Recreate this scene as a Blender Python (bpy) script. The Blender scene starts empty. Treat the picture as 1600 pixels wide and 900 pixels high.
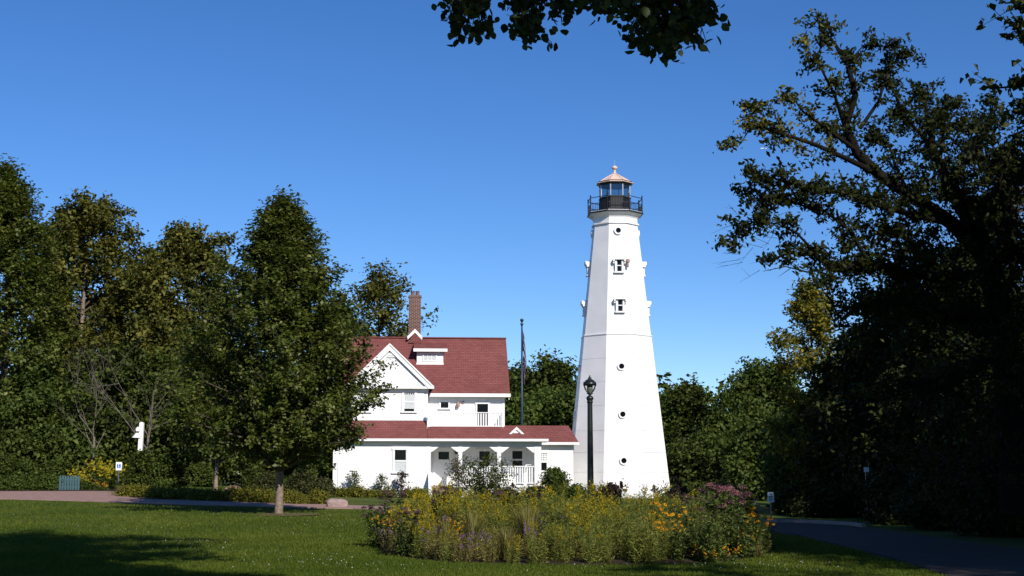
import bpy, bmesh, math, random
import numpy as np
from mathutils import Vector, Matrix
random.seed(7)
C = bpy.context.scene.collection
sc = bpy.context.scene
PI = math.pi

# ------------------------------------------------------------------ camera
F = 2222.0                      # focal length in photograph pixels (1600 wide)
CAMZ = 1.6
HOR = 747.0                     # horizon row
PITCH = math.atan((HOR - 450) / F)
cam = bpy.data.cameras.new('camera'); co = bpy.data.objects.new('camera', cam); C.objects.link(co)
co.location = (0, 0, CAMZ); co.rotation_euler = (PI / 2 + PITCH, 0, 0)
cam.sensor_width = 36.0; cam.lens = 36.0 * F / 1600.0; cam.clip_end = 20000; cam.clip_start = 0.1
sc.camera = co

# ------------------------------------------------------------------ light
SUN_AZ, SUN_EL = math.radians(28), math.radians(33)      # to the right of straight behind the camera
to_sun = Vector((math.sin(SUN_AZ) * math.cos(SUN_EL), -math.cos(SUN_AZ) * math.cos(SUN_EL), math.sin(SUN_EL)))
w = bpy.data.worlds.new('World'); sc.world = w; w.use_nodes = True
nt = w.node_tree
sky = nt.nodes.new('ShaderNodeTexSky'); sky.sky_type = 'NISHITA'; sky.sun_disc = False
sky.sun_elevation = SUN_EL; sky.sun_rotation = math.atan2(to_sun.x, to_sun.y)
sky.altitude = 1500; sky.air_density = .9; sky.dust_density = 0.0; sky.ozone_density = 4.0
hsv = nt.nodes.new('ShaderNodeHueSaturation'); hsv.inputs['Saturation'].default_value = 1.22; hsv.inputs['Hue'].default_value = .508
nt.links.new(sky.outputs[0], hsv.inputs['Color']); nt.links.new(hsv.outputs[0], nt.nodes['Background'].inputs[0])
nt.nodes['Background'].inputs[1].default_value = 0.112
sun = bpy.data.lights.new('sun', 'SUN'); sun.energy = 4.8; sun.angle = math.radians(0.5); sun.color = (1.0, 0.94, 0.85)
so = bpy.data.objects.new('sun', sun); C.objects.link(so); so.rotation_euler = to_sun.to_track_quat('Z', 'Y').to_euler()
so.location = (30, -60, 60)
sc.view_settings.view_transform = 'Standard'; sc.view_settings.look = 'None'
sc.view_settings.exposure = 0.2; sc.view_settings.gamma = 1.0; sc.view_settings.use_curve_mapping = False

# ------------------------------------------------------------------ coordinates
CP, SP = math.cos(PITCH), math.sin(PITCH)
def P(px, py, Y):
    dx, dy = (px - 800) / F, (450 - py) / F
    t = Y / (CP - dy * SP)
    return Vector((dx * t, Y, CAMZ + t * (SP + dy * CP)))
SY = [0, 42, 62, 78, 95, 110, 140, 4000]; SV = [0, 0, .6, .93, 1.3, 1.65, 1.75, 1.75]
LU = [-4000, 0, 300, 560, 1000, 1300, 6000]; LV = [1, 1, .75, .45, .3, .05, 0]
def terr(x, y):
    x = np.asarray(x, float); y = np.asarray(y, float)
    u = 800 + F * x / np.maximum(y, 20)
    return np.interp(y, SY, SV) * np.interp(u, LU, LV)
def tz(x, y): return float(terr(x, y))
def G(px, py):
    lo, hi = 5.0, 400.0
    def f(Y):
        p = P(px, py, Y); return p.z - tz(p.x, p.y)
    Y = lo
    while Y < hi and f(Y) > 0: Y += 0.25
    p = P(px, py, Y); return Vector((p.x, p.y, tz(p.x, p.y)))

# ------------------------------------------------------------------ materials
def mat(name, col, rough=.6, spec=.3, metal=0, var=.0, vscale=4.0, bump=0, bscale=40, col2=None):
    m = bpy.data.materials.new(name); m.use_nodes = True; n = m.node_tree; b = n.nodes['Principled BSDF']
    b.inputs['Base Color'].default_value = (*col, 1); b.inputs['Roughness'].default_value = rough
    b.inputs['Specular IOR Level'].default_value = spec; b.inputs['Metallic'].default_value = metal
    tc = n.nodes.new('ShaderNodeTexCoord')
    if var or col2:
        no = n.nodes.new('ShaderNodeTexNoise'); no.inputs['Scale'].default_value = vscale; no.inputs['Detail'].default_value = 6
        n.links.new(tc.outputs['Object'], no.inputs['Vector'])
        r = n.nodes.new('ShaderNodeValToRGB'); c2 = col2 or tuple(c * (1 - var) for c in col)
        r.color_ramp.elements[0].color = (*c2, 1); r.color_ramp.elements[1].color = (*col, 1)
        r.color_ramp.elements[0].position = .35; r.color_ramp.elements[1].position = .65
        n.links.new(no.outputs['Fac'], r.inputs[0]); n.links.new(r.outputs[0], b.inputs['Base Color'])
    if bump:
        no = n.nodes.new('ShaderNodeTexNoise'); no.inputs['Scale'].default_value = bscale; no.inputs['Detail'].default_value = 5
        n.links.new(tc.outputs['Object'], no.inputs['Vector'])
        bp = n.nodes.new('ShaderNodeBump'); bp.inputs['Strength'].default_value = bump; bp.inputs['Distance'].default_value = .05
        n.links.new(no.outputs['Fac'], bp.inputs['Height']); n.links.new(bp.outputs[0], b.inputs['Normal'])
    return m

def brick_mat(name, c1, c2, mortar, bw, bh, ms, bump=.5, rough=.8, swap=True, roofslope=False):
    m = bpy.data.materials.new(name); m.use_nodes = True; n = m.node_tree; b = n.nodes['Principled BSDF']
    b.inputs['Roughness'].default_value = rough; b.inputs['Specular IOR Level'].default_value = .2
    tc = n.nodes.new('ShaderNodeTexCoord'); sep = n.nodes.new('ShaderNodeSeparateXYZ'); cmb = n.nodes.new('ShaderNodeCombineXYZ')
    n.links.new(tc.outputs['Object'], sep.inputs[0])
    if swap:
        ad = n.nodes.new('ShaderNodeMath'); ad.operation = 'ADD'
        n.links.new(sep.outputs[0], ad.inputs[0]); n.links.new(sep.outputs[1], ad.inputs[1])
        if roofslope: n.links.new(sep.outputs[0], cmb.inputs[0])
        else: n.links.new(ad.outputs[0], cmb.inputs[0])
        n.links.new(sep.outputs[2], cmb.inputs[1])
    else:
        n.links.new(sep.outputs[0], cmb.inputs[0]); n.links.new(sep.outputs[1], cmb.inputs[1])
    t = n.nodes.new('ShaderNodeTexBrick'); n.links.new(cmb.outputs[0], t.inputs['Vector'])
    t.inputs['Scale'].default_value = 1; t.inputs['Brick Width'].default_value = bw; t.inputs['Row Height'].default_value = bh
    t.inputs['Mortar Size'].default_value = ms; t.inputs['Color1'].default_value = (*c1, 1); t.inputs['Color2'].default_value = (*c2, 1)
    t.inputs['Mortar'].default_value = (*mortar, 1); t.inputs['Mortar Smooth'].default_value = .3
    no = n.nodes.new('ShaderNodeTexNoise'); no.inputs['Scale'].default_value = .9; no.inputs['Detail'].default_value = 6
    n.links.new(tc.outputs['Object'], no.inputs['Vector'])
    mx = n.nodes.new('ShaderNodeMixRGB'); mx.blend_type = 'MULTIPLY'; mx.inputs[0].default_value = .5
    cr = n.nodes.new('ShaderNodeValToRGB'); cr.color_ramp.elements[0].color = (.68, .64, .64, 1); cr.color_ramp.elements[0].position = .3; cr.color_ramp.elements[1].position = .7
    n.links.new(no.outputs['Fac'], cr.inputs[0])
    n.links.new(t.outputs['Color'], mx.inputs[1]); n.links.new(cr.outputs[0], mx.inputs[2]); n.links.new(mx.outputs[0], b.inputs['Base Color'])
    bp = n.nodes.new('ShaderNodeBump'); bp.inputs['Strength'].default_value = bump; bp.inputs['Distance'].default_value = .03; bp.invert = True
    n.links.new(t.outputs['Fac'], bp.inputs['Height']); n.links.new(bp.outputs[0], b.inputs['Normal'])
    return m

def siding_mat(name):
    m = mat(name, (.80, .80, .79), .55, .3, var=.06, vscale=1.2); n = m.node_tree; b = n.nodes['Principled BSDF']
    tc = n.nodes.new('ShaderNodeTexCoord'); wv = n.nodes.new('ShaderNodeTexWave'); wv.wave_type = 'BANDS'; wv.bands_direction = 'Z'; wv.wave_profile = 'SAW'
    wv.inputs['Scale'].default_value = 2.5; n.links.new(tc.outputs['Object'], wv.inputs['Vector'])
    bp = n.nodes.new('ShaderNodeBump'); bp.inputs['Strength'].default_value = .6; bp.inputs['Distance'].default_value = .02; bp.invert = True
    n.links.new(wv.outputs['Fac'], bp.inputs['Height']); n.links.new(bp.outputs[0], b.inputs['Normal'])
    return m

def leaf_mat(name, c1, c2, c3, trans=.25, rough=.5, spec=.25):
    spec *= .55; rough = min(rough + .08, .9)
    m = bpy.data.materials.new(name); m.use_nodes = True; n = m.node_tree; b = n.nodes['Principled BSDF']
    at = n.nodes.new('ShaderNodeAttribute'); at.attribute_name = 'tint'
    r = n.nodes.new('ShaderNodeValToRGB'); e = r.color_ramp.elements
    e[0].color = (*c1, 1); e[0].position = .1; e[1].color = (*c3, 1); e[1].position = .95
    k = e.new(.55); k.color = (*c2, 1)
    n.links.new(at.outputs['Fac'], r.inputs[0]); n.links.new(r.outputs[0], b.inputs['Base Color'])
    b.inputs['Roughness'].default_value = rough; b.inputs['Specular IOR Level'].default_value = spec
    tr = n.nodes.new('ShaderNodeBsdfTranslucent'); hs = n.nodes.new('ShaderNodeHueSaturation'); hs.inputs['Value'].default_value = 1.5
    hs.inputs['Hue'].default_value = .48
    n.links.new(r.outputs[0], hs.inputs['Color']); n.links.new(hs.outputs[0], tr.inputs[0])
    mx = n.nodes.new('ShaderNodeMixShader'); mx.inputs[0].default_value = trans
    n.links.new(b.outputs[0], mx.inputs[1]); n.links.new(tr.outputs[0], mx.inputs[2]); n.links.new(mx.outputs[0], n.nodes['Material Output'].inputs[0])
    return m

M = {}
M['white'] = mat('white_paint', (.80, .80, .79), .5, .3, var=.05, vscale=1.5)
M['tower'] = mat('tower_paint', (.80, .79, .79), .45, .35, var=.09, vscale=.8, bump=.05, bscale=6)
M['siding'] = siding_mat('white_clapboard')
M['roof'] = brick_mat('red_shingle', (.235, .080, .073), (.185, .062, .056), (.12, .038, .034), .30, .11, .012, .6, .85, roofslope=True)
M['brick'] = brick_mat('chimney_brick', (.13, .040, .030), (.075, .024, .02), (.34, .27, .23), .24, .085, .014, .5)
M['stepbrick'] = brick_mat('step_brick', (.38, .25, .21), (.30, .19, .17), (.42, .36, .33), .21, .075, .01, .4)
M['black'] = mat('black_iron', (.010, .010, .013), .5, .35, bump=.05, bscale=30)
M['post'] = mat('dark_green_iron', (.010, .014, .013), .35, .5, bump=.06, bscale=40)
M['tan'] = mat('tan_roof_paint', (.66, .48, .39), .5, .3, var=.12, vscale=2)
M['dark'] = mat('dark_glass', (.005, .006, .007), .15, .22)
M['inner'] = mat('dark_interior', (.02, .02, .022), .8, .1)
M['curtain'] = mat('lace_curtain', (.62, .64, .64), .8, .1, col2=(.42, .45, .46), vscale=14)
M['mullion'] = mat('pale_metal', (.55, .56, .57), .25, .5, metal=.3)
M['navy'] = mat('blue_pole_paint', (.022, .042, .075), .4, .4)
M['ball'] = mat('dark_green_ball', (.01, .025, .02), .35, .5)
M['redlamp'] = mat('weathered_copper_pink', (.42, .25, .22), .5, .3, var=.3, vscale=20)
M['bark'] = mat('bark', (.10, .08, .065), .9, .1, col2=(.05, .04, .032), vscale=9, bump=.6, bscale=14)
M['barkpale'] = mat('pale_bark', (.26, .20, .155), .85, .1, col2=(.15, .115, .09), vscale=7, bump=.5, bscale=18)
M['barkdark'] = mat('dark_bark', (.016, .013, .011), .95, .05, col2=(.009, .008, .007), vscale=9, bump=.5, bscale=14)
M['deadwood'] = mat('dead_wood', (.17, .145, .12), .85, .1, col2=(.10, .085, .07), vscale=6)
M['stone'] = mat('pink_boulder', (.36, .27, .24), .85, .2, col2=(.25, .18, .165), vscale=3, bump=.7, bscale=5)
M['signwhite'] = mat('sign_face', (.80, .80, .80), .4, .4)
M['signink'] = mat('sign_ink', (.05, .05, .06), .5, .2)
M['signblue'] = mat('sign_blue', (.03, .12, .55), .4, .3)
M['steel'] = mat('galvanised_steel', (.16, .17, .18), .4, .5, metal=.6)
M['picket'] = mat('blue_green_pickets', (.06, .12, .135), .6, .3, var=.2, vscale=5)
M['glasslamp'] = mat('frosted_lamp_glass', (.10, .12, .09), .25, .5)
M['soil'] = mat('dark_soil', (.045, .032, .022), .95, .1, var=.4, vscale=3, bump=.8, bscale=8)
M['plane'] = mat('white_fuselage', (.8, .8, .82), .3, .5)
def glass_mat():
    m = bpy.data.materials.new('lantern_glass'); m.use_nodes = True; n = m.node_tree
    t = n.nodes.new('ShaderNodeBsdfTransparent'); t.inputs[0].default_value = (.74, .80, .82, 1)
    g = n.nodes.new('ShaderNodeBsdfGlossy'); g.inputs['Roughness'].default_value = .03
    x = n.nodes.new('ShaderNodeMixShader'); x.inputs[0].default_value = .10
    n.links.new(t.outputs[0], x.inputs[1]); n.links.new(g.outputs[0], x.inputs[2]); n.links.new(x.outputs[0], n.nodes['Material Output'].inputs[0])
    return m
M['glass'] = glass_mat()
# foliage
M['l_maple'] = leaf_mat('maple_leaf', (.034, .050, .007), (.074, .102, .012), (.19, .20, .055), .30, .40, .5)
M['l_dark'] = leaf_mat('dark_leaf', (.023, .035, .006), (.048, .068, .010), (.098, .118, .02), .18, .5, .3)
M['l_oak'] = leaf_mat('oak_leaf', (.042, .052, .009), (.092, .096, .016), (.18, .16, .03), .22, .5, .3)
M['l_mid'] = leaf_mat('mid_leaf', (.032, .052, .009), (.060, .090, .014), (.11, .135, .028), .25, .5, .3)
M['l_fresh'] = leaf_mat('fresh_leaf', (.04, .07, .012), (.075, .115, .02), (.14, .17, .035), .3, .5, .3)
M['l_yellow'] = leaf_mat('yellowing_leaf', (.05, .07, .012), (.14, .14, .02), (.42, .33, .04), .3, .5, .2)
M['l_brown'] = leaf_mat('brownish_leaf', (.05, .04, .02), (.085, .065, .03), (.14, .11, .045), .2, .6, .2)
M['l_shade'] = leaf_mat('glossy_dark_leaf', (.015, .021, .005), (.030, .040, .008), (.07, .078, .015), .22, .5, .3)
M['l_suntip'] = leaf_mat('sun_tipped_leaf', (.014, .020, .005), (.040, .050, .009), (.26, .23, .04), .3, .5, .3)  # dark leaf; the yellow end of the ramp paints sunlight on the tips
M['l_linden'] = leaf_mat('round_leaf', (.018, .028, .007), (.032, .046, .010), (.055, .066, .014), .2, .5, .3)
M['l_hedge'] = leaf_mat('clipped_shrub_leaf', (.035, .045, .014), (.06, .065, .022), (.10, .09, .035), .15, .6, .2)
M['l_cover'] = leaf_mat('yellow_groundcover_leaf', (.07, .08, .012), (.13, .13, .018), (.24, .21, .03), .25, .5, .2)
M['l_perennial'] = leaf_mat('perennial_leaf', (.075, .092, .016), (.15, .172, .028), (.27, .27, .06), .3, .55, .2)
M['l_peren2'] = leaf_mat('olive_perennial_leaf', (.088, .088, .022), (.165, .155, .038), (.28, .24, .08), .3, .6, .2)
M['l_peren3'] = leaf_mat('deep_green_perennial_leaf', (.034, .055, .013), (.066, .095, .02), (.12, .15, .035), .25, .5, .25)
M['l_seed'] = leaf_mat('withered_dark_leaf', (.020, .016, .014), (.045, .03, .026), (.08, .055, .045), .1, .7, .15)
M['f_gold'] = leaf_mat('goldenrod_bloom', (.18, .17, .015), (.36, .29, .018), (.55, .42, .02), .3, .7, .1)
M['f_orange'] = leaf_mat('orange_daisy_petal', (.50, .20, .004), (.62, .28, .008), (.72, .38, .012), .25, .6, .2)
M['f_pink'] = leaf_mat('dusty_pink_bloom', (.14, .06, .065), (.24, .11, .115), (.36, .18, .19), .2, .8, .1)
M['f_purple'] = leaf_mat('purple_bloom', (.12, .06, .17), (.22, .11, .30), (.32, .18, .42), .25, .7, .1)
M['f_mauve'] = leaf_mat('mauve_bloom', (.06, .038, .038), (.10, .06, .06), (.16, .10, .10), .2, .8, .1)
M['f_white'] = leaf_mat('white_clover', (.45, .45, .40), (.55, .55, .5), (.65, .65, .6), .2, .7, .1)
M['blade'] = leaf_mat('grass_blade', (.052, .082, .008), (.078, .112, .011), (.125, .145, .022), .3, .5, .2)

# ------------------------------------------------------------------ builders
def link(o, parent=None):
    C.objects.link(o)
    if parent is not None: o.parent = parent
    return o
def tag(o, label=None, cat=None, group=None, kind=None):
    if label: o['label'] = label
    if cat: o['category'] = cat
    if group: o['group'] = group
    if kind: o['kind'] = kind
    return o
def thing(name, label, cat, loc=(0, 0, 0), rz=0, group=None):
    o = bpy.data.objects.new(name, None); C.objects.link(o); o.empty_display_size = .2
    o.location = loc; o.rotation_euler = (0, 0, rz)
    return tag(o, label, cat, group)
def inst(me, name, parent, loc=(0, 0, 0), rot=(0, 0, 0), scale=None):
    o = bpy.data.objects.new(name, me); link(o, parent); o.location = loc; o.rotation_euler = rot
    if scale is not None: o.scale = scale
    return o
def copy_tree(o, parent=None):
    c = o.copy(); C.objects.link(c)
    if parent is not None: c.parent = parent
    for ch in list(o.children): copy_tree(ch, c)
    return c

class MB:
    def __init__(s): s.v = []; s.f = []; s.smooth = False
    def add(s, vs, fs):
        k = len(s.v); s.v += [tuple(v) for v in vs]; s.f += [tuple(i + k for i in f) for f in fs]; return s
    def box(s, x0, x1, y0, y1, z0, z1):
        x0, x1 = min(x0, x1), max(x0, x1); y0, y1 = min(y0, y1), max(y0, y1); z0, z1 = min(z0, z1), max(z0, z1)
        return s.add([(x0, y0, z0), (x1, y0, z0), (x1, y1, z0), (x0, y1, z0), (x0, y0, z1), (x1, y0, z1), (x1, y1, z1), (x0, y1, z1)],
                     [(0, 3, 2, 1), (4, 5, 6, 7), (0, 1, 5, 4), (1, 2, 6, 5), (2, 3, 7, 6), (3, 0, 4, 7)])
    def prism(s, poly, y0, y1):           # poly of (x,z), counter-clockwise seen from -y
        n = len(poly)
        vs = [(x, y0, z) for x, z in poly] + [(x, y1, z) for x, z in poly]
        fs = [tuple(range(n)), tuple(range(2 * n - 1, n - 1, -1))] + [(i, i + n, (i + 1) % n + n, (i + 1) % n) for i in range(n)]
        return s.add(vs, fs)
    def slab(s, pts, t):                   # polygon in space thickened downwards by t
        n = len(pts); pts = [Vector(p) for p in pts]
        vs = pts + [p - Vector((0, 0, t)) for p in pts]
        return s.add(vs, [tuple(range(n)), tuple(range(2 * n - 1, n - 1, -1))] + [(i, i + n, (i + 1) % n + n, (i + 1) % n) for i in range(n)])
    def beam(s, a, b, w, h=None, up=(0, 0, 1)):
        a, b = Vector(a), Vector(b); d = (b - a).normalized(); h = h or w
        u = d.cross(Vector(up))
        if u.length < 1e-4: u = d.cross(Vector((0, 1, 0)))
        u.normalize(); v = u.cross(d).normalized(); u *= w / 2; v *= h / 2
        return s.add([a - u - v, a + u - v, a + u + v, a - u + v, b - u - v, b + u - v, b + u + v, b - u + v],
                     [(0, 3, 2, 1), (4, 5, 6, 7), (0, 1, 5, 4), (1, 2, 6, 5), (2, 3, 7, 6), (3, 0, 4, 7)])
    def tube(s, pts, rad, k=8, cap=True):
        pts = [Vector(p) for p in pts]; n = len(pts)
        if not hasattr(rad, '__len__'): rad = [rad] * n
        vs = []
        ref = None
        for i in range(n):
            d = (pts[min(i + 1, n - 1)] - pts[max(i - 1, 0)]).normalized()
            if ref is None:
                ref = d.cross(Vector((0.3, 1, .1)));
                if ref.length < .05: ref = d.cross(Vector((1, 0, 0)))
            ref = (ref - d * ref.dot(d)).normalized(); b = d.cross(ref)
            for j in range(k):
                a = 2 * PI * j / k; vs.append(pts[i] + (ref * math.cos(a) + b * math.sin(a)) * rad[i])
        fs = [(i * k + j, i * k + (j + 1) % k, (i + 1) * k + (j + 1) % k, (i + 1) * k + j) for i in range(n - 1) for j in range(k)]
        if cap: fs += [tuple(range(k - 1, -1, -1)), tuple((n - 1) * k + j for j in range(k))]
        return s.add(vs, fs)
    def lathe(s, prof, k=16, c=(0, 0, 0), rot=0.0):   # prof (r,z)
        n = len(prof); vs = []
        for r, z in prof:
            for j in range(k):
                a = rot + 2 * PI * j / k; vs.append((c[0] + r * math.cos(a), c[1] + r * math.sin(a), c[2] + z))
        fs = [(i * k + j, i * k + (j + 1) % k, (i + 1) * k + (j + 1) % k, (i + 1) * k + j) for i in range(n - 1) for j in range(k)]
        fs += [tuple(range(k - 1, -1, -1)), tuple((n - 1) * k + j for j in range(k))]
        return s.add(vs, fs)
    def mesh(s, name, m, smooth=False):
        me = bpy.data.meshes.new(name); me.from_pydata(s.v, [], s.f); me.materials.append(m)
        if smooth: me.polygons.foreach_set('use_smooth', [True] * len(me.polygons))
        me.update(); return me
    def build(s, name, m, parent=None, smooth=False, bevel=0):
        o = link(bpy.data.objects.new(name, s.mesh(name, m, smooth)), parent)
        if bevel:
            b = o.modifiers.new('bevel', 'BEVEL'); b.width = bevel; b.segments = 2; b.limit_method = 'ANGLE'
        return o

def np_mesh(name, V, Fc, m, tint=None, smooth=False):
    V = np.asarray(V, np.float32); Fc = np.asarray(Fc, np.int32); k = Fc.shape[1]; nf = len(Fc)
    me = bpy.data.meshes.new(name)
    me.vertices.add(len(V)); me.vertices.foreach_set('co', V.ravel())
    me.loops.add(nf * k); me.loops.foreach_set('vertex_index', Fc.ravel())
    me.polygons.add(nf); me.polygons.foreach_set('loop_start', np.arange(0, nf * k, k, dtype=np.int32))
    me.polygons.foreach_set('loop_total', np.full(nf, k, np.int32))
    if tint is not None:
        a = me.attributes.new('tint', 'FLOAT', 'POINT'); a.data.foreach_set('value', np.asarray(tint, np.float32))
    me.materials.append(m); me.update(calc_edges=True)
    return me

def norm(a): return a / np.maximum(np.linalg.norm(a, axis=-1, keepdims=True), 1e-6)

def leaf_quads(c, size, rng, up=.5, out=None, aspect=.62, tint=None, axis=None):
    n = len(c)
    nn = rng.normal(size=(n, 3)); nn[:, 2] += up * 2
    if out is not None: nn += out
    nn = norm(nn)
    a = rng.normal(size=(n, 3))
    if axis is not None: a = a * .5 + axis
    a = norm(a - nn * np.sum(a * nn, 1, keepdims=True)); b = np.cross(nn, a)
    L = (np.asarray(size) * (.65 + .7 * rng.random(n)))[:, None]; W = L * aspect
    V = np.stack([c - a * L * .5, c - a * L * .05 + b * W * .5 + nn * L * .12, c + a * L * .5 - nn * L * .1, c - a * L * .05 - b * W * .5 + nn * L * .12], 1).reshape(-1, 3)
    Q = np.arange(4 * n).reshape(n, 4)
    t = rng.random(n) if tint is None else tint
    return V, Q, np.repeat(np.clip(t, 0, 1), 4)

def tubes_np(segs, k=4):
    """many straight tapered twigs: segs list of (p0,p1,r0,r1)"""
    if not len(segs): return np.zeros((0, 3)), np.zeros((0, 4), int)
    p0 = np.array([s[0] for s in segs], float); p1 = np.array([s[1] for s in segs], float)
    r0 = np.array([s[2] for s in segs]); r1 = np.array([s[3] for s in segs])
    d = norm(p1 - p0); u = norm(np.cross(d, np.array([.31, .87, .2]))); v = np.cross(d, u)
    vs = []
    for p, r in ((p0, r0), (p1, r1)):
        for j in range(k):
            a = 2 * PI * j / k; vs.append(p + (u * math.cos(a) + v * math.sin(a)) * r[:, None])
    V = np.stack(vs, 1).reshape(-1, 3); n = len(segs)
    base = np.arange(n)[:, None] * 2 * k
    Fs = [base + np.array([[j, (j + 1) % k, k + (j + 1) % k, k + j]]) for j in range(k)]
    return V, np.concatenate(Fs, 0)

def leaves_on(tw0, tw1, nl, spread, size, rng, up=.5, center=None, outk=.6, aspect=.62):
    """nl leaves spread over twigs tw0->tw1"""
    nt = len(tw0); idx = rng.integers(0, nt, nl); s = rng.random(nl) ** .8
    p = tw0[idx] + (tw1[idx] - tw0[idx]) * s[:, None]
    p = p + rng.normal(size=(nl, 3)) * spread * np.array([1, 1, .75])
    out = None
    if center is not None:
        o = p - center; o[:, 2] *= .6; out = norm(o) * outk
    clump = rng.random(nt)
    t = .55 * rng.random(nl) + .45 * clump[idx]
    return leaf_quads(p, np.full(nl, size), rng, up, out, aspect, t)

OVAL = [(0, .55), (.15, .85), (.35, 1), (.6, .85), (.8, .58), (.93, .3), (1, .06)]
CONE = [(0, .66), (.1, .94), (.22, 1), (.45, .80), (.65, .54), (.82, .30), (.93, .14), (1, .03)]
ROUND = [(0, .35), (.2, .8), (.45, 1), (.7, .92), (.88, .62), (1, .2)]
BUSH = [(0, .85), (.25, 1), (.55, .92), (.8, .66), (1, .2)]

def tree_mesh(base, H, R, prof, lm, bm, nl=20000, nlimb=50, tw=8, leaf=.3, first=.2, seed=1, tr=None, lump=.3, rise=.7, twl=None,
              spread=None, lean=(0, 0), up=.5, twigs=False, k=6, sx=1.0, trunk_top=.85, cbase=None):
    """returns (crown mesh, trunk mesh) in the tree's own coordinates (foot at 0,0,0)"""
    rng = np.random.default_rng(seed); H = float(H); zb = first * H; tr = tr or H * .016
    hx, hv = zip(*prof); ph = rng.random(8) * 6.28
    twl = twl or R * .32; spread = spread or R * .085
    mb = MB(); lm_b = MB(); tp = []
    for i in range(9):
        t = i / 8; z = H * trunk_top * t
        tp.append((lean[0] * t ** 1.5 + math.sin(t * 5 + ph[0]) * tr * .5, lean[1] * t ** 1.5 + math.cos(t * 4 + ph[1]) * tr * .5, z))
    tr_r = [tr * (1.5 if i == 0 else 1 - .82 * i / 8) for i in range(9)]
    tp.insert(1, tuple(np.array(tp[0]) + (np.array(tp[1]) - np.array(tp[0])) * .18)); tr_r.insert(1, tr * 1.08)
    tp[0] = (tp[0][0], tp[0][1], -.15)
    mb.tube(tp, tr_r, 10)
    tpa = np.array(tp)
    def trunk_at(z): return np.array([np.interp(z, tpa[:, 2], tpa[:, 0]), np.interp(z, tpa[:, 2], tpa[:, 1]), z])
    T0, T1, segs = [], [], []
    for i in range(nlimb):
        t = ((i + rng.random()) / nlimb) ** .9; ang = i * 2.39996 + rng.normal() * .35
        lum = 1 + lump * (math.sin(2 * ang + ph[2] + 5 * t) * .5 + math.sin(3 * ang + ph[3] - 7 * t) * .35 + math.sin(9 * t + ph[4] + ang) * .4)
        r = R * np.interp(t, hx, hv) * lum * rng.uniform(.72, 1.06)
        zt = zb + t * (H - zb)
        c = trunk_at(min(zt, H * trunk_top))
        tip = np.array([c[0] + r * math.cos(ang) * sx, c[1] + r * math.sin(ang), zt])
        z0 = np.clip(zt - r * rise * rng.uniform(.7, 1.2), zb * .75, H * trunk_top * .97)
        st = trunk_at(z0); rr = max(tr * (1 - .8 * z0 / H) * .5, .012)
        mid = (st + tip) / 2 + np.array([0, 0, r * .12]) + rng.normal(size=3) * r * .05
        pts = [st, st * .42 + mid * .5 + tip * .08, mid, mid * .45 + tip * .55 + rng.normal(size=3) * r * .03, tip]
        lm_b.tube(pts, [rr, rr * .75, rr * .55, rr * .35, rr * .12], k if k < 6 else 5, cap=False)
        ss = rng.uniform(.22, 1.0, tw) ** .8
        for s in ss:
            q = (1 - s) ** 2 * st + 2 * s * (1 - s) * mid + s * s * tip
            d = norm((tip - st)[None])[0] * .7 + rng.normal(size=3) * .75 + np.array([0, 0, up * .8])
            d = d / np.linalg.norm(d) * twl * rng.uniform(.5, 1.2) * (1.0 if t < .8 else .75)
            T0.append(q); T1.append(q + d)
            if twigs: segs.append((q, q + d, rr * .22, .004))
    for i in range(4):       # leader
        q = trunk_at(H * trunk_top * (.85 + .05 * i)); T0.append(q); T1.append(np.array([q[0], q[1], H * (.96 + .013 * i)]))
    T0, T1 = np.array(T0), np.array(T1)
    cen = np.array([lean[0] * .5, lean[1] * .5, zb + (H - zb) * .35])
    V, Q, tt = leaves_on(T0, T1, nl, spread, leaf, rng, up, cen)
    Vt = np.array([tuple(v) for v in mb.v]); 
    crown = np_mesh('crown', V, Q, lm, tt)
    if twigs:
        V2, F2 = tubes_np(segs, 3); lm_b.add(V2.tolist(), F2.tolist())
    trunk = mb.mesh('trunk', bm, True)
    return crown, trunk, lm_b.mesh('limb', bm if bm.name != 'pale_bark' else M['bark'], True)

def tree(name, label, cat, px, Y, top, width, prof, lm, bm='bark', group=None, x=None, **kw):
    X = (px - 800) / F * Y if x is None else x
    z = tz(X, Y); H = (P(px, top, Y).z - z) * .968 if top is not None else kw.pop('H'); R = width / 2 * Y / F if top is not None else width
    o = thing(name, label, cat, (X, Y, z - .05), 0, group)
    cr, tk, lb_ = tree_mesh(None, H, R, prof, M[lm], M[bm], **kw)
    inst(cr, 'crown', o); inst(tk, 'trunk', o); inst(lb_, 'limb', o)['kind'] = 'stuff'
    return o

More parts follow.
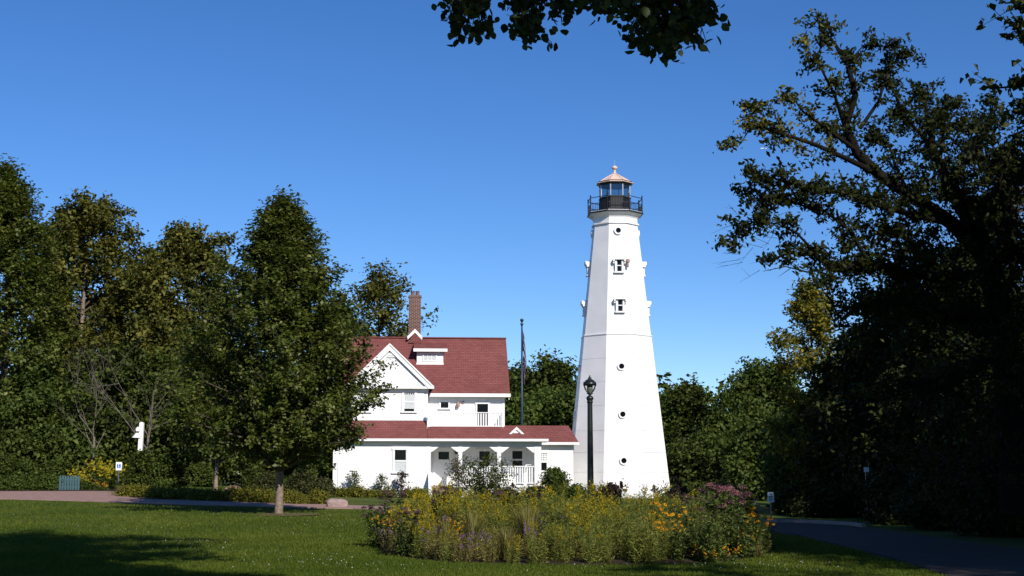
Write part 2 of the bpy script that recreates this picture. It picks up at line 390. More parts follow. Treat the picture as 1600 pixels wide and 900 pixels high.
# ================================================================== THE GROUND
def grid_sheet(name, xs, ys, m, lift=0.0, kind='structure'):
    xs = np.array(xs); ys = np.array(ys); Xg, Yg = np.meshgrid(xs, ys)
    Z = terr(Xg, Yg) + lift; V = np.stack([Xg, Yg, Z], -1).reshape(-1, 3)
    nx, ny = len(xs), len(ys); i = np.arange(nx - 1); j = np.arange(ny - 1)
    I, J = np.meshgrid(i, j); a = (J * nx + I).ravel()
    me = np_mesh(name, V, np.stack([a, a + 1, a + 1 + nx, a + nx], 1), m)
    o = link(bpy.data.objects.new(name, me)); o['kind'] = kind; return o
def lawn_mat():
    m = bpy.data.materials.new('lawn'); m.use_nodes = True; n = m.node_tree; b = n.nodes['Principled BSDF']
    b.inputs['Roughness'].default_value = .9; b.inputs['Specular IOR Level'].default_value = .1
    tc = n.nodes.new('ShaderNodeTexCoord')
    def noise(sc_, det=6):
        no = n.nodes.new('ShaderNodeTexNoise'); no.inputs['Scale'].default_value = sc_; no.inputs['Detail'].default_value = det
        n.links.new(tc.outputs['Object'], no.inputs['Vector']); return no
    a, f = noise(.22), noise(9, 4)
    r = n.nodes.new('ShaderNodeValToRGB'); r.color_ramp.elements[0].color = (.048, .082, .010, 1); r.color_ramp.elements[1].color = (.10, .118, .018, 1)
    r.color_ramp.elements[0].position = .35; r.color_ramp.elements[1].position = .68
    n.links.new(a.outputs['Fac'], r.inputs[0])
    mx = n.nodes.new('ShaderNodeMixRGB'); mx.blend_type = 'MULTIPLY'; mx.inputs[0].default_value = .6
    r2 = n.nodes.new('ShaderNodeValToRGB'); r2.color_ramp.elements[0].color = (.5, .5, .45, 1); r2.color_ramp.elements[0].position = .3; r2.color_ramp.elements[1].position = .65
    n.links.new(f.outputs['Fac'], r2.inputs[0]); n.links.new(r.outputs[0], mx.inputs[1]); n.links.new(r2.outputs[0], mx.inputs[2])
    n.links.new(mx.outputs[0], b.inputs['Base Color'])
    bp = n.nodes.new('ShaderNodeBump'); bp.inputs['Strength'].default_value = .5; bp.inputs['Distance'].default_value = .06
    n.links.new(f.outputs['Fac'], bp.inputs['Height']); n.links.new(bp.outputs[0], b.inputs['Normal'])
    return m
M['lawn'] = lawn_mat()
M['paving'] = mat('pink_paving', (.35, .225, .19), .85, .2, col2=(.27, .165, .135), vscale=2.5, bump=.25, bscale=30)
M['asphalt'] = mat('asphalt', (.044, .036, .032), .85, .25, var=.3, vscale=1.2, bump=.4, bscale=60)
M['kerb'] = mat('kerb_concrete', (.34, .28, .25), .8, .2, var=.25, vscale=6)
grid_sheet('ground', [-3000, -800, -200, -110] + list(np.arange(-80, 60.1, 2)) + [90, 200, 800, 3000],
           [-300, -60, -20] + list(np.arange(0, 150, 2)) + [170, 250, 500, 1200, 4000], M['lawn'])

def px_line(pts, n):
    pts = np.array(pts, float); d = np.r_[0, np.cumsum(np.hypot(*np.diff(pts, axis=0).T))]; s = np.linspace(0, d[-1], n)
    return [G(np.interp(t, d, pts[:, 0]), np.interp(t, d, pts[:, 1])) for t in s]
def strip(name, near, far, m, n=40, across=5, lift=.03, depth=.12, kerb=None):
    A, B = near, far; V = []; Fc = []
    for a, b in zip(A, B):
        for k in range(across + 1):
            t = k / across; x = a.x + (b.x - a.x) * t; y = a.y + (b.y - a.y) * t; V.append((x, y, tz(x, y) + lift))
    c = across + 1
    for i in range(len(A) - 1):
        for k in range(across): Fc.append((i * c + k, (i + 1) * c + k, (i + 1) * c + k + 1, i * c + k + 1))
    mb = MB(); mb.add(V, Fc)
    for off in (0, across):                     # edges going down into the soil
        vs = []
        for i in range(len(A)): p = V[i * c + off]; vs += [p, (p[0], p[1], p[2] - depth)]
        mb.add(vs, [(2 * i, 2 * i + 1, 2 * i + 3, 2 * i + 2) for i in range(len(A) - 1)])
    o = mb.build(name, m); o['kind'] = 'structure'; return o
NEAR = [(-260, 776), (0, 780), (110, 783), (250, 788), (400, 792), (560, 796), (700, 803), (900, 813), (1080, 822), (1190, 829)]
FARL = [(-260, 768), (0, 768.5), (120, 768), (188, 768.5), (215, 777), (300, 783), (400, 786), (560, 790.5), (700, 796), (900, 803), (1080, 811), (1190, 817.5)]
strip('path', px_line(NEAR, 60), px_line(FARL, 60), M['paving'])
near_r = px_line([(1189, 829), (1250, 838), (1330, 858), (1420, 882), (1500, 908), (1560, 950)], 40)
far_r = px_line([(1189, 817.5), (1270, 819), (1335, 823), (1440, 838), (1600, 861), (1760, 890)], 40)
strip('road', near_r, far_r, M['asphalt'])
mb = MB()
for a, b in list(zip(far_r[:-1], far_r[1:]))[:11]:
    a2, b2 = Vector(a), Vector(b); mb.beam(a2 + Vector((0, .12, .06)), b2 + Vector((0, .12, .06)), .16, .16)
kb = mb.build('kerb', M['kerb']); kb['kind'] = 'structure'
back = strip('garden_path', px_line([(345, 770), (352, 763), (372, 755)], 10), px_line([(392, 770), (393, 763), (392, 755)], 10), M['paving'])

bord = px_line([(-260, 768), (0, 768.4), (120, 767.9), (186, 768.3), (212, 776), (300, 782), (345, 784.6)], 40)
bfar = [Vector((b.x * 1.16, b.y * 1.16, 0)) for b in bord]
for a_, b_ in zip(bord, bfar): a_.y += .02
strip('planting_soil', bord, bfar, M['soil'], lift=.02)

# ================================================================== THE LIGHTHOUSE
TY = 92.5; TX = (963.5 - 800) / F * TY; TB = tz(TX, TY) - .15
tw = thing('lighthouse', 'tall white octagonal lighthouse tower with a black lantern room and tan roof', 'lighthouse', (TX, TY, TB), math.radians(3.3))
def tzz(py, Yo=-2.0): return P(963, py, TY + Yo).z - TB
def Rz(z):                       # circumradius of the shaft
    zt, zb = tzz(346), 0.0
    return 3.53 + (1.548 - 3.53) * (z - zb) / (zt - zb)
C22 = math.cos(PI / 8)
seams = [0.0, tzz(738), tzz(707), tzz(673), tzz(634), tzz(597), tzz(560), tzz(522), tzz(346)]
core = MB(); core.lathe([(Rz(0) - .03, 0), (Rz(seams[-1]) - .055, seams[-1])], 8, rot=PI / 8)
core.build('shaft_core', M['tower'], tw)
for i in range(len(seams) - 1):
    z0, z1 = seams[i] + (.007 if i else 0), seams[i + 1] - .007
    inset = 0.0 if i < 7 else .03        # the upper shaft sits a little inside the lower one
    r0, r1 = Rz(z0) - inset, Rz(z1) - inset
    m = MB(); t8 = math.tan(PI / 8); a0, a1 = r0 * C22, r1 * C22; e = .004
    vs = [(-a0 * t8 + e, -a0, z0), (a0 * t8 - e, -a0, z0), (a1 * t8 - e, -a1, z1), (-a1 * t8 + e, -a1, z1)]
    b_ = .012
    vin = [(x, y + .08, z) for x, y, z in vs]
    m.add(vs + vin, [(0, 1, 2, 3), (0, 4, 5, 1), (1, 5, 6, 2), (2, 6, 7, 3), (3, 7, 4, 0)])
    me = m.mesh('panel', M['tower'])
    for k in range(8): inst(me, 'panel', tw, rot=(0, 0, k * PI / 4))
zb_ = seams[7]
MB().lathe([(Rz(zb_) + .01, zb_ - .07), (Rz(zb_) + .05, zb_ - .03), (Rz(zb_) + .05, zb_ + .03), (Rz(zb_) - .02, zb_ + .06)], 8, rot=PI / 8).build('belt_course', M['tower'], tw)
MB().lathe([(Rz(0) + .10, -.25), (Rz(0) + .10, .45), (Rz(0) + .02, .52)], 8, rot=PI / 8).build('plinth', M['tower'], tw)
zc = seams[-1]
def ring(name, prof, m, k=8): return MB().lathe(prof, k, rot=PI / 8).build(name, m, tw)
ring('cornice', [(1.50, zc - .02), (1.62, zc), (1.62, zc + .10), (1.52, zc + .13), (1.50, zc + .42), (1.56, zc + .50), (1.66, zc + .60), (1.83, zc + .70), (1.86, zc + .73), (1.86, zc + .86), (1.80, zc + .88)], M['tower'])
zd = tzz(327)
ring('gallery_deck', [(1.2, zd - .10), (1.92, zd - .06), (1.92, zd + .03), (1.2, zd + .05)], M['black'])
zl = tzz(301.5); zg = tzz(281.5); RL = 1.06
wl = ring('lantern_wall', [(RL, zd + .03), (RL, zl - .05), (RL + .05, zl - .04), (RL + .05, zl + .02), (RL - .04, zl + .03)], M['black'])
pm = MB().box(-.012, .012, -.03, .0, zd + .1, zl - .06).mesh('batten', M['black'])
for k in range(8):
    for s in (-.28, -.1, .1, .28):
        a = k * PI / 4; rr = RL * C22
        inst(pm, 'batten', wl, (math.sin(a) * rr + math.cos(a) * s, -math.cos(a) * rr + math.sin(a) * s, 0), (0, 0, a))
gm = MB(); a = (RL - .04) * C22; t = (RL - .04) * math.sin(PI / 8)
gm.box(-t + .02, t - .02, -a, -a + .012, zl + .02, zg + .02); gme = gm.mesh('glass_pane', M['glass'])
mm = MB().box(-.028, .028, -RL - .005, -RL + .06, zl, zg + .02).mesh('mullion', M['mullion'])
for k in range(8):
    inst(gme, 'glass_pane', tw, rot=(0, 0, k * PI / 4)); inst(mm, 'mullion', tw, rot=(0, 0, k * PI / 4 + PI / 8))
MB().lathe([(.16, zl - .3), (.16, zl + .12), (.05, zl + .14)], 12).build('lamp_pedestal', M['black'], tw)
ring('lantern_cornice', [(RL - .02, zg - .02), (RL + .04, zg), (RL + .05, zg + .12), (1.20, zg + .20), (1.24, zg + .23), (1.10, zg + .26)], M['black'])
zr = tzz(278.5); za = tzz(261.5)
rf = ring('lantern_roof', [(1.27, zr - .005), (1.27, zr + .012), (.62, zr + (za - zr) * .58), (.11, za)], M['tan'])
rib = MB().beam((0, -1.25, zr + .03), (0, -.62, zr + (za - zr) * .58 + .015), .035).beam((0, -.62, zr + (za - zr) * .58 + .015), (0, -.12, za + .01), .03).mesh('roof_rib', M['tan'])
for k in range(8): inst(rib, 'roof_rib', rf, rot=(0, 0, k * PI / 4 + PI / 8))
fz = za
MB().lathe([(.13, fz - .02), (.13, fz + .06), (.085, fz + .1), (.08, fz + .28), (.1, fz + .3), (.17, fz + .33), (.2, fz + .40), (.18, fz + .47), (.1, fz + .53), (.02, fz + .55)], 16).build('finial', M['tan'], tw, True)
MB().tube([(0, 0, fz + .5), (0, 0, fz + .95)], [.014, .008], 6).build('lightning_rod', M['mullion'], tw)
# gallery railing
rl = MB()
RR = 1.84; zr0 = zd + .03; zr1 = zr0 + .95
post = MB().box(-.03, .03, -RR - .03, -RR + .03, zr0, zr1 + .1).lathe([(.05, zr1 + .1), (.055, zr1 + .14), (.02, zr1 + .18)], 8, c=(0, -RR, 0)).mesh('rail_post', M['black'])
ra = RR * C22; rt = RR * math.sin(PI / 8)
bar = MB().box(-rt, rt, -ra - .018, -ra + .018, zr1 - .02, zr1 + .02).box(-rt, rt, -ra - .014, -ra + .014, zr0 + .53, zr0 + .56).box(-rt, rt, -ra - .014, -ra + .014, zr0 + .10, zr0 + .13).mesh('hand_rail', M['black'])
pk = MB().box(-.011, .011, -.011, .011, 0, .52).mesh('picket', M['black'])
for k in range(8):
    inst(post, 'rail_post', tw, rot=(0, 0, k * PI / 4 + PI / 8)); hr = inst(bar, 'hand_rail', tw, rot=(0, 0, k * PI / 4))
    for j in range(1, 10):
        inst(pk, 'picket', hr, (-rt + 2 * rt * j / 10, -ra, zr0 + .04))
# windows on every second face: round ones and two hooded sashes
def facet_loc(k, z, out=0.0):
    a = k * PI / 4; r = Rz(z) * C22 + out; return (math.sin(a) * r, -math.cos(a) * r, z), (0, 0, a)
def ring_y(ro, ri, y0, y1, k=20):
    m = MB(); vs = []
    for r, y in ((ri, y1), (ri, y0), (ro, y0), (ro, y1)):
        for j in range(k): a = 2 * PI * j / k; vs.append((r * math.cos(a), y, r * math.sin(a)))
    m.add(vs, [(i * k + j, i * k + (j + 1) % k, (i + 1) * k + (j + 1) % k, (i + 1) * k + j) for i in range(3) for j in range(k)]); return m
pf = ring_y(.27, .17, -.11, .16).mesh('porthole', M['tower'])
pd = MB(); pd.add([(.18 * math.cos(2 * PI * j / 20), -.035, .18 * math.sin(2 * PI * j / 20)) for j in range(20)], [tuple(range(20))]); pdm = pd.mesh('pane', M['dark'])
for py in (358, 573, 648, 720):
    for k in (0, 2, 4, 6):
        l, r = facet_loc(k, tzz(py)); o = inst(pf, 'porthole', tw, l, r); inst(pdm, 'pane', o)
fw = MB().box(-.31, -.19, -.17, .25, -.5, .42).box(.19, .31, -.17, .25, -.5, .42).box(-.36, .36, -.21, .25, -.62, -.5).box(-.19, .19, -.17, .25, .40, .46)
fwm = fw.mesh('window', M['tower'])
hood = MB(); hood.prism([(-.44, .42), (.44, .42), (.44, .50), (.28, .58), (0, .64), (-.28, .58), (-.44, .50)], -.30, .25); hm = hood.mesh('hood', M['tower'])
br = MB(); br.prism([(-.05, .12), (.05, .12), (.05, .42), (-.05, .42)], -.22, .2); br.box(-.055, .055, -.29, .0, .28, .42); brm = br.mesh('bracket', M['tower'])
pnm = MB().box(-.19, .19, -.085, -.07, -.5, .40).mesh('pane', M['dark'])
sm = MB().box(-.19, .19, -.125, -.085, -.07, .0).box(-.19, -.15, -.12, -.085, -.5, .4).box(.15, .19, -.12, -.085, -.5, .4).mesh('sash', M['tower'])
for py in (413.5, 476.5):
    for k in (0, 2, 4, 6):
        l, r = facet_loc(k, tzz(py)); o = inst(fwm, 'window', tw, l, r, (.9, 1, .82))
        inst(hm, 'hood', o); inst(pnm, 'pane', o); inst(sm, 'sash', o)
        for s in (-.40, .40): inst(brm, 'bracket', o, (s, 0, 0))
l, r = facet_loc(0, tzz(409)); a = r[2]
lm_ = MB().lathe([(.03, -.36), (.07, -.30), (.06, -.05), (.13, .0), (.13, .16), (.05, .22)], 10).box(-.025, .025, 0, .3, -.02, .03).mesh('beacon_lamp', M['redlamp'])
inst(lm_, 'beacon_lamp', tw, (l[0] + .55, l[1] - .22, l[2]))

# ================================================================== THE HOUSE
HRZ = math.radians(4.5); HY = 86.0; HX = (790 - 800) / F * HY; HB = tz(HX - 6, HY) - .25
house = thing('house', 'white clapboard house with red shingle roofs, gable, balcony and columned porch', 'house', (HX, HY, HB), HRZ)
ex, ey = Vector((math.cos(HRZ), math.sin(HRZ), 0)), Vector((-math.sin(HRZ), math.cos(HRZ), 0)); HO = Vector((HX, HY, HB))
def HL(px, py, yl):
    dx, dy = (px - 800) / F, (450 - py) / F; d = Vector((dx, CP - dy * SP, SP + dy * CP)); o = Vector((0, 0, CAMZ))
    t = (HO + ey * yl - o).dot(ey) / d.dot(ey); p = o + d * t - HO; return p.dot(ex), p.z
def hx(px, yl, py=650): return HL(px, py, yl)[0]
def hz(py, yl, px=720): return HL(px, py, yl)[1]
B = lambda: MB()
def part(mb, name, m, parent=None, **k): return mb.build(name, M[m], parent or house, **k)
GY = 1.3; MY = 2.2
xL, xG0, xG1, xR = hx(522, 0), hx(549, GY), hx(668, GY), hx(788, MY)
xP = hx(668, 0); xPR = hx(845, 0)
z_eave = hz(686, -.35); z_beam = hz(696, 0); z_skirt = hz(656, GY)
# walls
part(B().box(xL, xP, 0, 8, 0, hz(688, 0)), 'ground_floor_wall', 'siding')
part(B().box(xP - .3, hx(846, MY), MY + .0, 8.2, 0, hz(672, MY)), 'porch_back_wall', 'siding')
part(B().box(xG0, xG1, GY, 6, z_skirt - .6, hz(605, GY)), 'gable_block_wall', 'siding')
part(B().box(hx(540, MY), xR, MY + .015, 8.2, hz(676, MY), hz(617, MY)), 'upper_wall', 'siding')
ze, zr_ = hz(614.5, 1.75), hz(528.5, 5.2); sl = (zr_ - ze) / (5.2 - 1.75)
zw = hz(617, MY)
m = MB(); m.add([(xR, MY + .1, zw), (xR, 8.2, zw), (xR, 5.2, zr_ - .25), (xR - .2, MY + .1, zw), (xR - .2, 8.2, zw), (xR - .2, 5.2, zr_ - .25)], [(0, 1, 2), (5, 4, 3), (0, 2, 5, 3), (1, 4, 5, 2), (0, 3, 4, 1)])
part(m, 'gable_end_wall', 'siding')
part(B().box(xG1 - .13, xG1 + .012, GY - .025, GY + .3, z_skirt - .3, hz(606, GY)), 'corner_board', 'white')
part(B().box(xL - .02, xL + .14, -.03, .15, 0, hz(689, 0)), 'corner_board', 'white')
part(B().box(xL + .28, xL + .33, -.05, 0.01, .2, hz(690, 0)), 'downpipe', 'white')
part(B().box(xR - .14, xR + .02, MY - .02, MY + .14, hz(671, MY), hz(618, MY)), 'corner_board', 'white')
part(B().box(xG0 - .05, xG1 + .03, GY - .05, GY + .02, hz(657.5, GY), hz(652.5, GY)), 'water_table_board', 'white')
# main roof
x0r, x1r = hx(540, 5.2), hx(790.5, 5.2, 528)
roof = part(B().slab([(x0r, 1.75, ze), (x1r, 1.75, ze), (x1r, 5.2, zr_), (x0r, 5.2, zr_)], .16).slab([(x0r, 5.2, zr_), (x1r, 5.2, zr_), (x1r, 8.65, ze), (x0r, 8.65, ze)], .16), 'main_roof', 'roof')
part(B().beam((x0r, 5.2, zr_ + .02), (x1r + .02, 5.2, zr_ + .02), .26, .07), 'ridge_cap', 'roof', roof)
part(B().box(xG1 + .1, x1r + .03, 1.66, 1.745, ze - .22, ze - .01), 'gutter', 'white')
part(B().box(xG1 + .1, x1r - .08, 1.75, MY + .02, ze - .20, ze - .165), 'soffit', 'white')
part(B().box(xG1 + .05, xR + .03, MY - .04, MY + .03, ze - .52, ze - .21), 'frieze_board', 'white')
bg = B()
for s in (1,):
    bg.slab([(x1r - .09, 1.78, ze - .165), (x1r - .03, 1.78, ze - .165), (x1r - .03, 5.2, zr_ - .165), (x1r - .09, 5.2, zr_ - .165)], .2)
    bg.slab([(x1r - .09, 5.2, zr_ - .165), (x1r - .03, 5.2, zr_ - .165), (x1r - .03, 8.6, ze - .165), (x1r - .09, 8.6, ze - .165)], .2)
part(bg, 'rake_board', 'white')
# front gable
ga = .92; gx, gz = hx(609, ga, 540), hz(537.5, ga, 609); gx0, gx1, gze = hx(541, ga, 603), hx(677, ga, 603), hz(603.5, ga)
gr = part(B().slab([(gx0, ga + .03, gze), (gx, ga + .03, gz), (gx, 5.1, gz), (gx0, 5.1, gze)], .14).slab([(gx, ga + .03, gz), (gx1, ga + .03, gze), (gx1, 5.1, gze), (gx, 5.1, gz)], .14), 'gable_roof', 'roof')
dxg, dzg = gx1 - gx, gz - gze; ln = math.hypot(dxg, dzg); nx_, nz_ = dzg / ln, dxg / ln
wv = .30
for s in (-1, 1):
    e = gx1 if s > 0 else gx0
    poly = [(e, gze + .015), (gx, gz + .03), (gx, gz - wv * ln / dxg * 1.0 + .02), (e - s * .32, gze - .12), (e, gze - .12)]
    if s > 0: poly = poly[::-1]
    part(B().prism(poly[::-1] if s < 0 else poly[::-1], ga - .04, ga + .03), 'rake_board', 'white')
    part(B().prism([(e, gze + .03), (gx, gz + .05), (gx, gz - .06), (e - s * .02, gze - .07)], ga - .09, ga - .04), 'rake_moulding', 'white')
part(B().prism([(gx0 + .3, gze - .02), (gx1 - .3, gze - .02), (gx, gz - .25)], ga + .12, ga + .6), 'gable_wall', 'siding')
part(B().box(gx0 + .12, gx1 - .1, ga + .0, GY + .05, gze - .16, gze - .02), 'gable_cornice', 'white')
part(B().box(xG0 - .02, xG1 + .05, GY - .06, GY + .02, gze - .38, gze - .155), 'frieze_board', 'white')
part(B().box(gx1 - .35, gx1 + .05, ga - .06, ga + .3, gze - .16, gze + .02), 'cornice_return', 'white')
vz0, vz1 = hz(558.5, ga, 610), hz(548.5, ga, 610); vx0, vx1 = hx(602, ga), hx(618.5, ga)
vm = (vx0 + vx1) / 2
vent = part(B().prism([(vx0, vz0), (vx1, vz0), (vm, vz1 + .03)], ga + .06, ga + .14), 'gable_vent', 'white')
for i in range(4):
    t = (i + .5) / 4.6; hw = (vx1 - vx0) / 2 * (1 - t) - .04; z = vz0 + (vz1 - vz0) * t
    part(B().box(vm - hw, vm + hw, ga + .03, ga + .062, z, z + .045), 'louvre', 'white', vent)
# skirt roof left, porch roof right
slope = (z_skirt - z_eave) / (GY + .35)
xs0 = hx(517.5, -.35)
sk = part(B().slab([(xs0, -.35, z_eave), (xP - .01, -.35, z_eave), (xP - .01, GY + .02, z_skirt), (xs0 + 1.0, GY + .02, z_skirt)], .14), 'skirt_roof', 'roof')
xe = hx(856, -.35)
zp = lambda y: z_eave + .02 + slope * (y + .35)
part(B().slab([(xP + .01, -.35, zp(-.35)), (xe, -.35, zp(-.35)), (hx(824, .72), .72, zp(.72)), (xP + .01, .72, zp(.72))], .14), 'porch_roof', 'roof')
part(B().box(xs0 - .02, xe + .03, -.45, -.352, z_eave - .13, z_eave + .02), 'gutter', 'white')
part(B().box(xs0 + .05, xe - .1, -.35, .05, z_eave - .19, z_eave - .145), 'soffit', 'white')
part(B().box(xL - .02, xPR + .05, -.05, .2, z_beam, z_eave - .185), 'porch_beam', 'white')
part(B().box(xP, xPR, .2, MY, z_beam + .05, z_beam + .12), 'porch_ceiling', 'white')
# balcony
by = .72; bz0, bz1 = hz(669.5, by), hz(644, by); bx0, bx1 = hx(668.5, by), hx(787, by)
bal = part(B().box(bx0, bx1 + .02, by - .06, MY, bz0 - .10, bz0 + .02), 'balcony_deck', 'white')
part(B().box(bx0 - .0, bx1 + .05, by - .10, by - .055, bz0 - .16, bz0 + .06), 'balcony_fascia', 'white')
rail = part(B().box(bx0, bx1, by - .06, by + .06, bz1 - .05, bz1).box(bx0, bx1, by - .03, by + .03, bz0 + .10, bz0 + .17).box(bx1 - .06, bx1 + .05, by, MY, bz1 - .05, bz1), 'balcony_railing', 'white')
bm_ = B().box(-.042, .042, -.02, .02, 0, bz1 - bz0 - .2).mesh('baluster', M['white'])
n = 30
for i in range(1, n): inst(bm_, 'baluster', rail, (bx0 + (bx1 - bx0) * i / n, by, bz0 + .16))
for i in range(1, 9): inst(bm_, 'baluster', rail, (bx1, by + (MY - by) * i / 9, bz0 + .16), (0, 0, PI / 2))
for x in (bx0 + .06, bx1 - .06):
    part(B().box(x - .07, x + .07, by - .07, by + .07, bz0, bz1 + .06), 'newel', 'white', rail)
# porch posts, brackets, floor, railing
zf = hz(758, 0); ztop = z_beam
cols = [(667, 673.5), (716.5, 722.5), (777, 783), (835, 845.5)]
pc = []
for i, (a, b) in enumerate(cols):
    x0, x1 = hx(a, 0), hx(b, 0); pc.append((x0, x1))
    part(B().box(x0, x1, -.01, .20, zf if i else 0, ztop + .01), 'porch_post', 'white')
for i in range(3):
    x0, x1 = pc[i][1], pc[i + 1][0]; c_ = .38 if i < 2 else .42
    for s, xx in ((1, x0), (-1, x1)):
        poly = [(xx, ztop - c_), (xx + s * .08, ztop - c_), (xx + s * (c_ + .1), ztop - .08), (xx + s * (c_ + .1), ztop), (xx, ztop)]
        if s < 0: poly = poly[::-1]
        part(B().prism(poly, .02, .17), 'porch_bracket', 'white')
    part(B().box(x0, x1, .025, .165, ztop - .09, ztop - .001), 'porch_lintel', 'white')
part(B().box(xP, xPR + .05, -.02, MY, zf - .14, zf), 'porch_floor', 'white')
part(B().box(pc[0][1] + 1.7, xPR, .05, .15, -.2, zf - .141), 'porch_skirt', 'white')
for i in (1, 2):
    x0, x1 = pc[i][1], pc[i + 1][0]; z1 = hz(728, 0)
    rl_ = part(B().box(x0, x1, .04, .15, z1 - .06, z1).box(x0, x1, .07, .12, zf + .09, zf + .15), 'porch_railing', 'white')
    bm2 = B().box(-.04, .04, -.02, .02, 0, z1 - zf - .2).mesh('baluster', M['white'])
    nb = 14
    for j in range(1, nb): inst(bm2, 'baluster', rl_, (x0 + (x1 - x0) * j / nb, .095, zf + .15))
# porch end wall (post side) and stair
part(B().box(xP - .0, xP + .10, .2, MY, 0, z_beam + .04), 'porch_side_wall', 'siding')
sx0, sx1 = hx(676.5, -.4), hx(709, -.4); ns = 6; rise = zf / ns
for i in range(ns):
    part(B().box(sx0, sx1, -.02 - .29 * (ns - i), -.02 - .29 * (ns - i - 1) + (0 if i < ns - 1 else -.003), 0, rise * (i + .93)), 'step', 'stepbrick')
part(B().box(sx0 - .26, sx0 - .01, -2.0, -.05, -.2, .25).add([(sx0 - .25, -1.9, .24), (sx0 - .02, -1.9, .24), (sx0 - .02, -.06, zf + .75), (sx0 - .25, -.06, zf + .75), (sx0 - .25, -.06, .24), (sx0 - .02, -.06, .24)],
     [(0, 1, 2, 3), (0, 3, 4), (1, 5, 2), (3, 2, 5, 4), (0, 4, 5, 1)]), 'stair_cheek_wall', 'white')
# windows and doors: (name, px0, px1, py0, py1, plane, style)
def window(px0, px1, py0, py1, yl, style, name='window'):
    x0, x1 = hx(px0, yl), hx(px1, yl); z1, z0 = hz(py0, yl), hz(py1, yl); fwid = .10
    f = B().box(x0 - fwid, x0, yl - .06, yl + .02, z0 - .02, z1 + .0).box(x1, x1 + fwid, yl - .06, yl + .02, z0 - .02, z1 + .0)
    f.box(x0 - fwid - .03, x1 + fwid + .03, yl - .075, yl + .02, z1, z1 + .13)
    wo = part(f, name, 'white')
    part(B().box(x0 - fwid - .05, x1 + fwid + .05, yl - .12, yl + .02, z0 - .09, z0 - .0), 'sill', 'white', wo)
    zm = (z0 + z1) / 2; p = lambda mb, nm, mt: part(mb, nm, mt, wo)
    if style in ('sash_low_dark', 'sash_up_dark', 'lattice', 'sash_dark'):
        p(B().box(x0, x1, yl - .012, yl - .006, z0, zm), 'pane', 'curtain' if style == 'sash_up_dark' else 'dark')
        p(B().box(x0, x1, yl - .022, yl - .016, zm, z1), 'pane', 'dark' if style != 'sash_low_dark' else 'curtain')
        p(B().box(x0, x1, yl - .045, yl - .012, zm - .045, zm + .045).box(x0, x0 + .04, yl - .04, yl - .012, z0, z1).box(x1 - .04, x1, yl - .04, yl - .012, z0, z1), 'sash', 'white')
        if style == 'sash_low_dark':
            s = p(B().box(x0, x1, yl - .0135, yl - .0125, zm - .42, zm), 'blind', 'curtain')
            for i in range(5):
                xx = x0 + (x1 - x0) * (i + .5) / 5; p(B().box(xx - .035, xx + .035, yl - .024, yl - .0225, z1 - .13, z1 - .04), 'lace_hole', 'dark')
    if style == 'lattice':
        lt = B()
        for i in range(1, 5): xx = x0 + (x1 - x0) * i / 5; p(B().box(xx - .022, xx + .022, yl - .04, yl - .02, zm, z1), 'muntin', 'white')
        for i in range(1, 5): zz = zm + (z1 - zm) * i / 5; p(B().box(x0, x1, yl - .043, yl - .0205, zz - .022, zz + .022), 'muntin', 'white')
    if style == 'small':
        p(B().box(x0, x1, yl - .012, yl - .006, z0, z1), 'pane', 'dark')
        p(B().box((x0 + x1) / 2 - .015, (x0 + x1) / 2 + .015, yl - .03, yl - .01, z0, z1).box(x0, x1, yl - .032, yl - .011, zm - .012, zm + .012), 'muntin', 'black')
    if style == 'door':
        p(B().box(x0, x1, yl - .012, yl - .006, z0, z1), 'pane', 'dark')
        p(B().box(x0, x1, yl - .035, yl - .013, z0, z0 + .4).box(x0, x0 + .06, yl - .035, yl - .013, z0, z1).box(x1 - .06, x1, yl - .035, yl - .013, z0, z1), 'door_frame', 'dark')
    return wo
window(630.5, 648, 613.5, 643, GY, 'sash_low_dark')
window(559, 577, 613.5, 643, GY, 'sash_low_dark')
window(616.5, 636, 703, 737.5, 0, 'sash_up_dark')
window(688.5, 700.5, 623.5, 637.5, MY, 'small')
window(745.5, 762.5, 631, 666, MY, 'door', 'balcony_door')
window(748, 766, 705, 735, MY, 'sash_dark')
window(799.5, 817, 704.5, 732, MY, 'sash_dark')
WY = 1.0
# porch door
x0, x1 = hx(681, MY), hx(706, MY); zz = hz(702, MY)
dr = part(B().box(x0, x1, MY - .05, MY - .0, zf, zz), 'front_door', 'white')
part(B().box(x0 - .12, x0, MY - .07, MY + .01, zf, zz + .1).box(x1, x1 + .12, MY - .07, MY + .01, zf, zz + .1).box(x0, x1, MY - .07, MY + .01, zz, zz + .1), 'door_frame', 'white', dr)
part(B().box(hx(685.5, MY), hx(702, MY), MY - .062, MY - .051, hz(718, MY), hz(706, MY)), 'pane', 'dark', dr)
part(B().lathe([(.03, 0), (.035, .03), (.02, .06)], 8, c=(x1 - .12, MY - .09, (zf + zz) / 2)), 'handle', 'black', dr)
# lamps on the wall
lx, lz = hx(713, MY), hz(706, MY)
part(B().lathe([(.02, -.16), (.07, -.12), (.09, .06), (.03, .14), (.02, .2)], 8, c=(lx, MY - .14, lz)).box(lx - .02, lx + .02, MY - .14, MY, lz + .12, lz + .16), 'porch_lamp', 'black')
lx, lz = hx(715.5, MY), hz(632, MY)
part(B().lathe([(.03, -.2), (.11, -.15), (.12, .02), (.04, .12), (.03, .22)], 8, c=(lx, MY - .16, lz)).box(lx - .02, lx + .02, MY - .16, MY, lz + .12, lz + .16), 'wall_lantern', 'redlamp')
lx, lz = hx(723.5, MY), hz(628.5, MY)
part(B().box(lx - .07, lx + .07, MY - .08, MY, lz - .07, lz + .07), 'bell_box', 'redlamp')
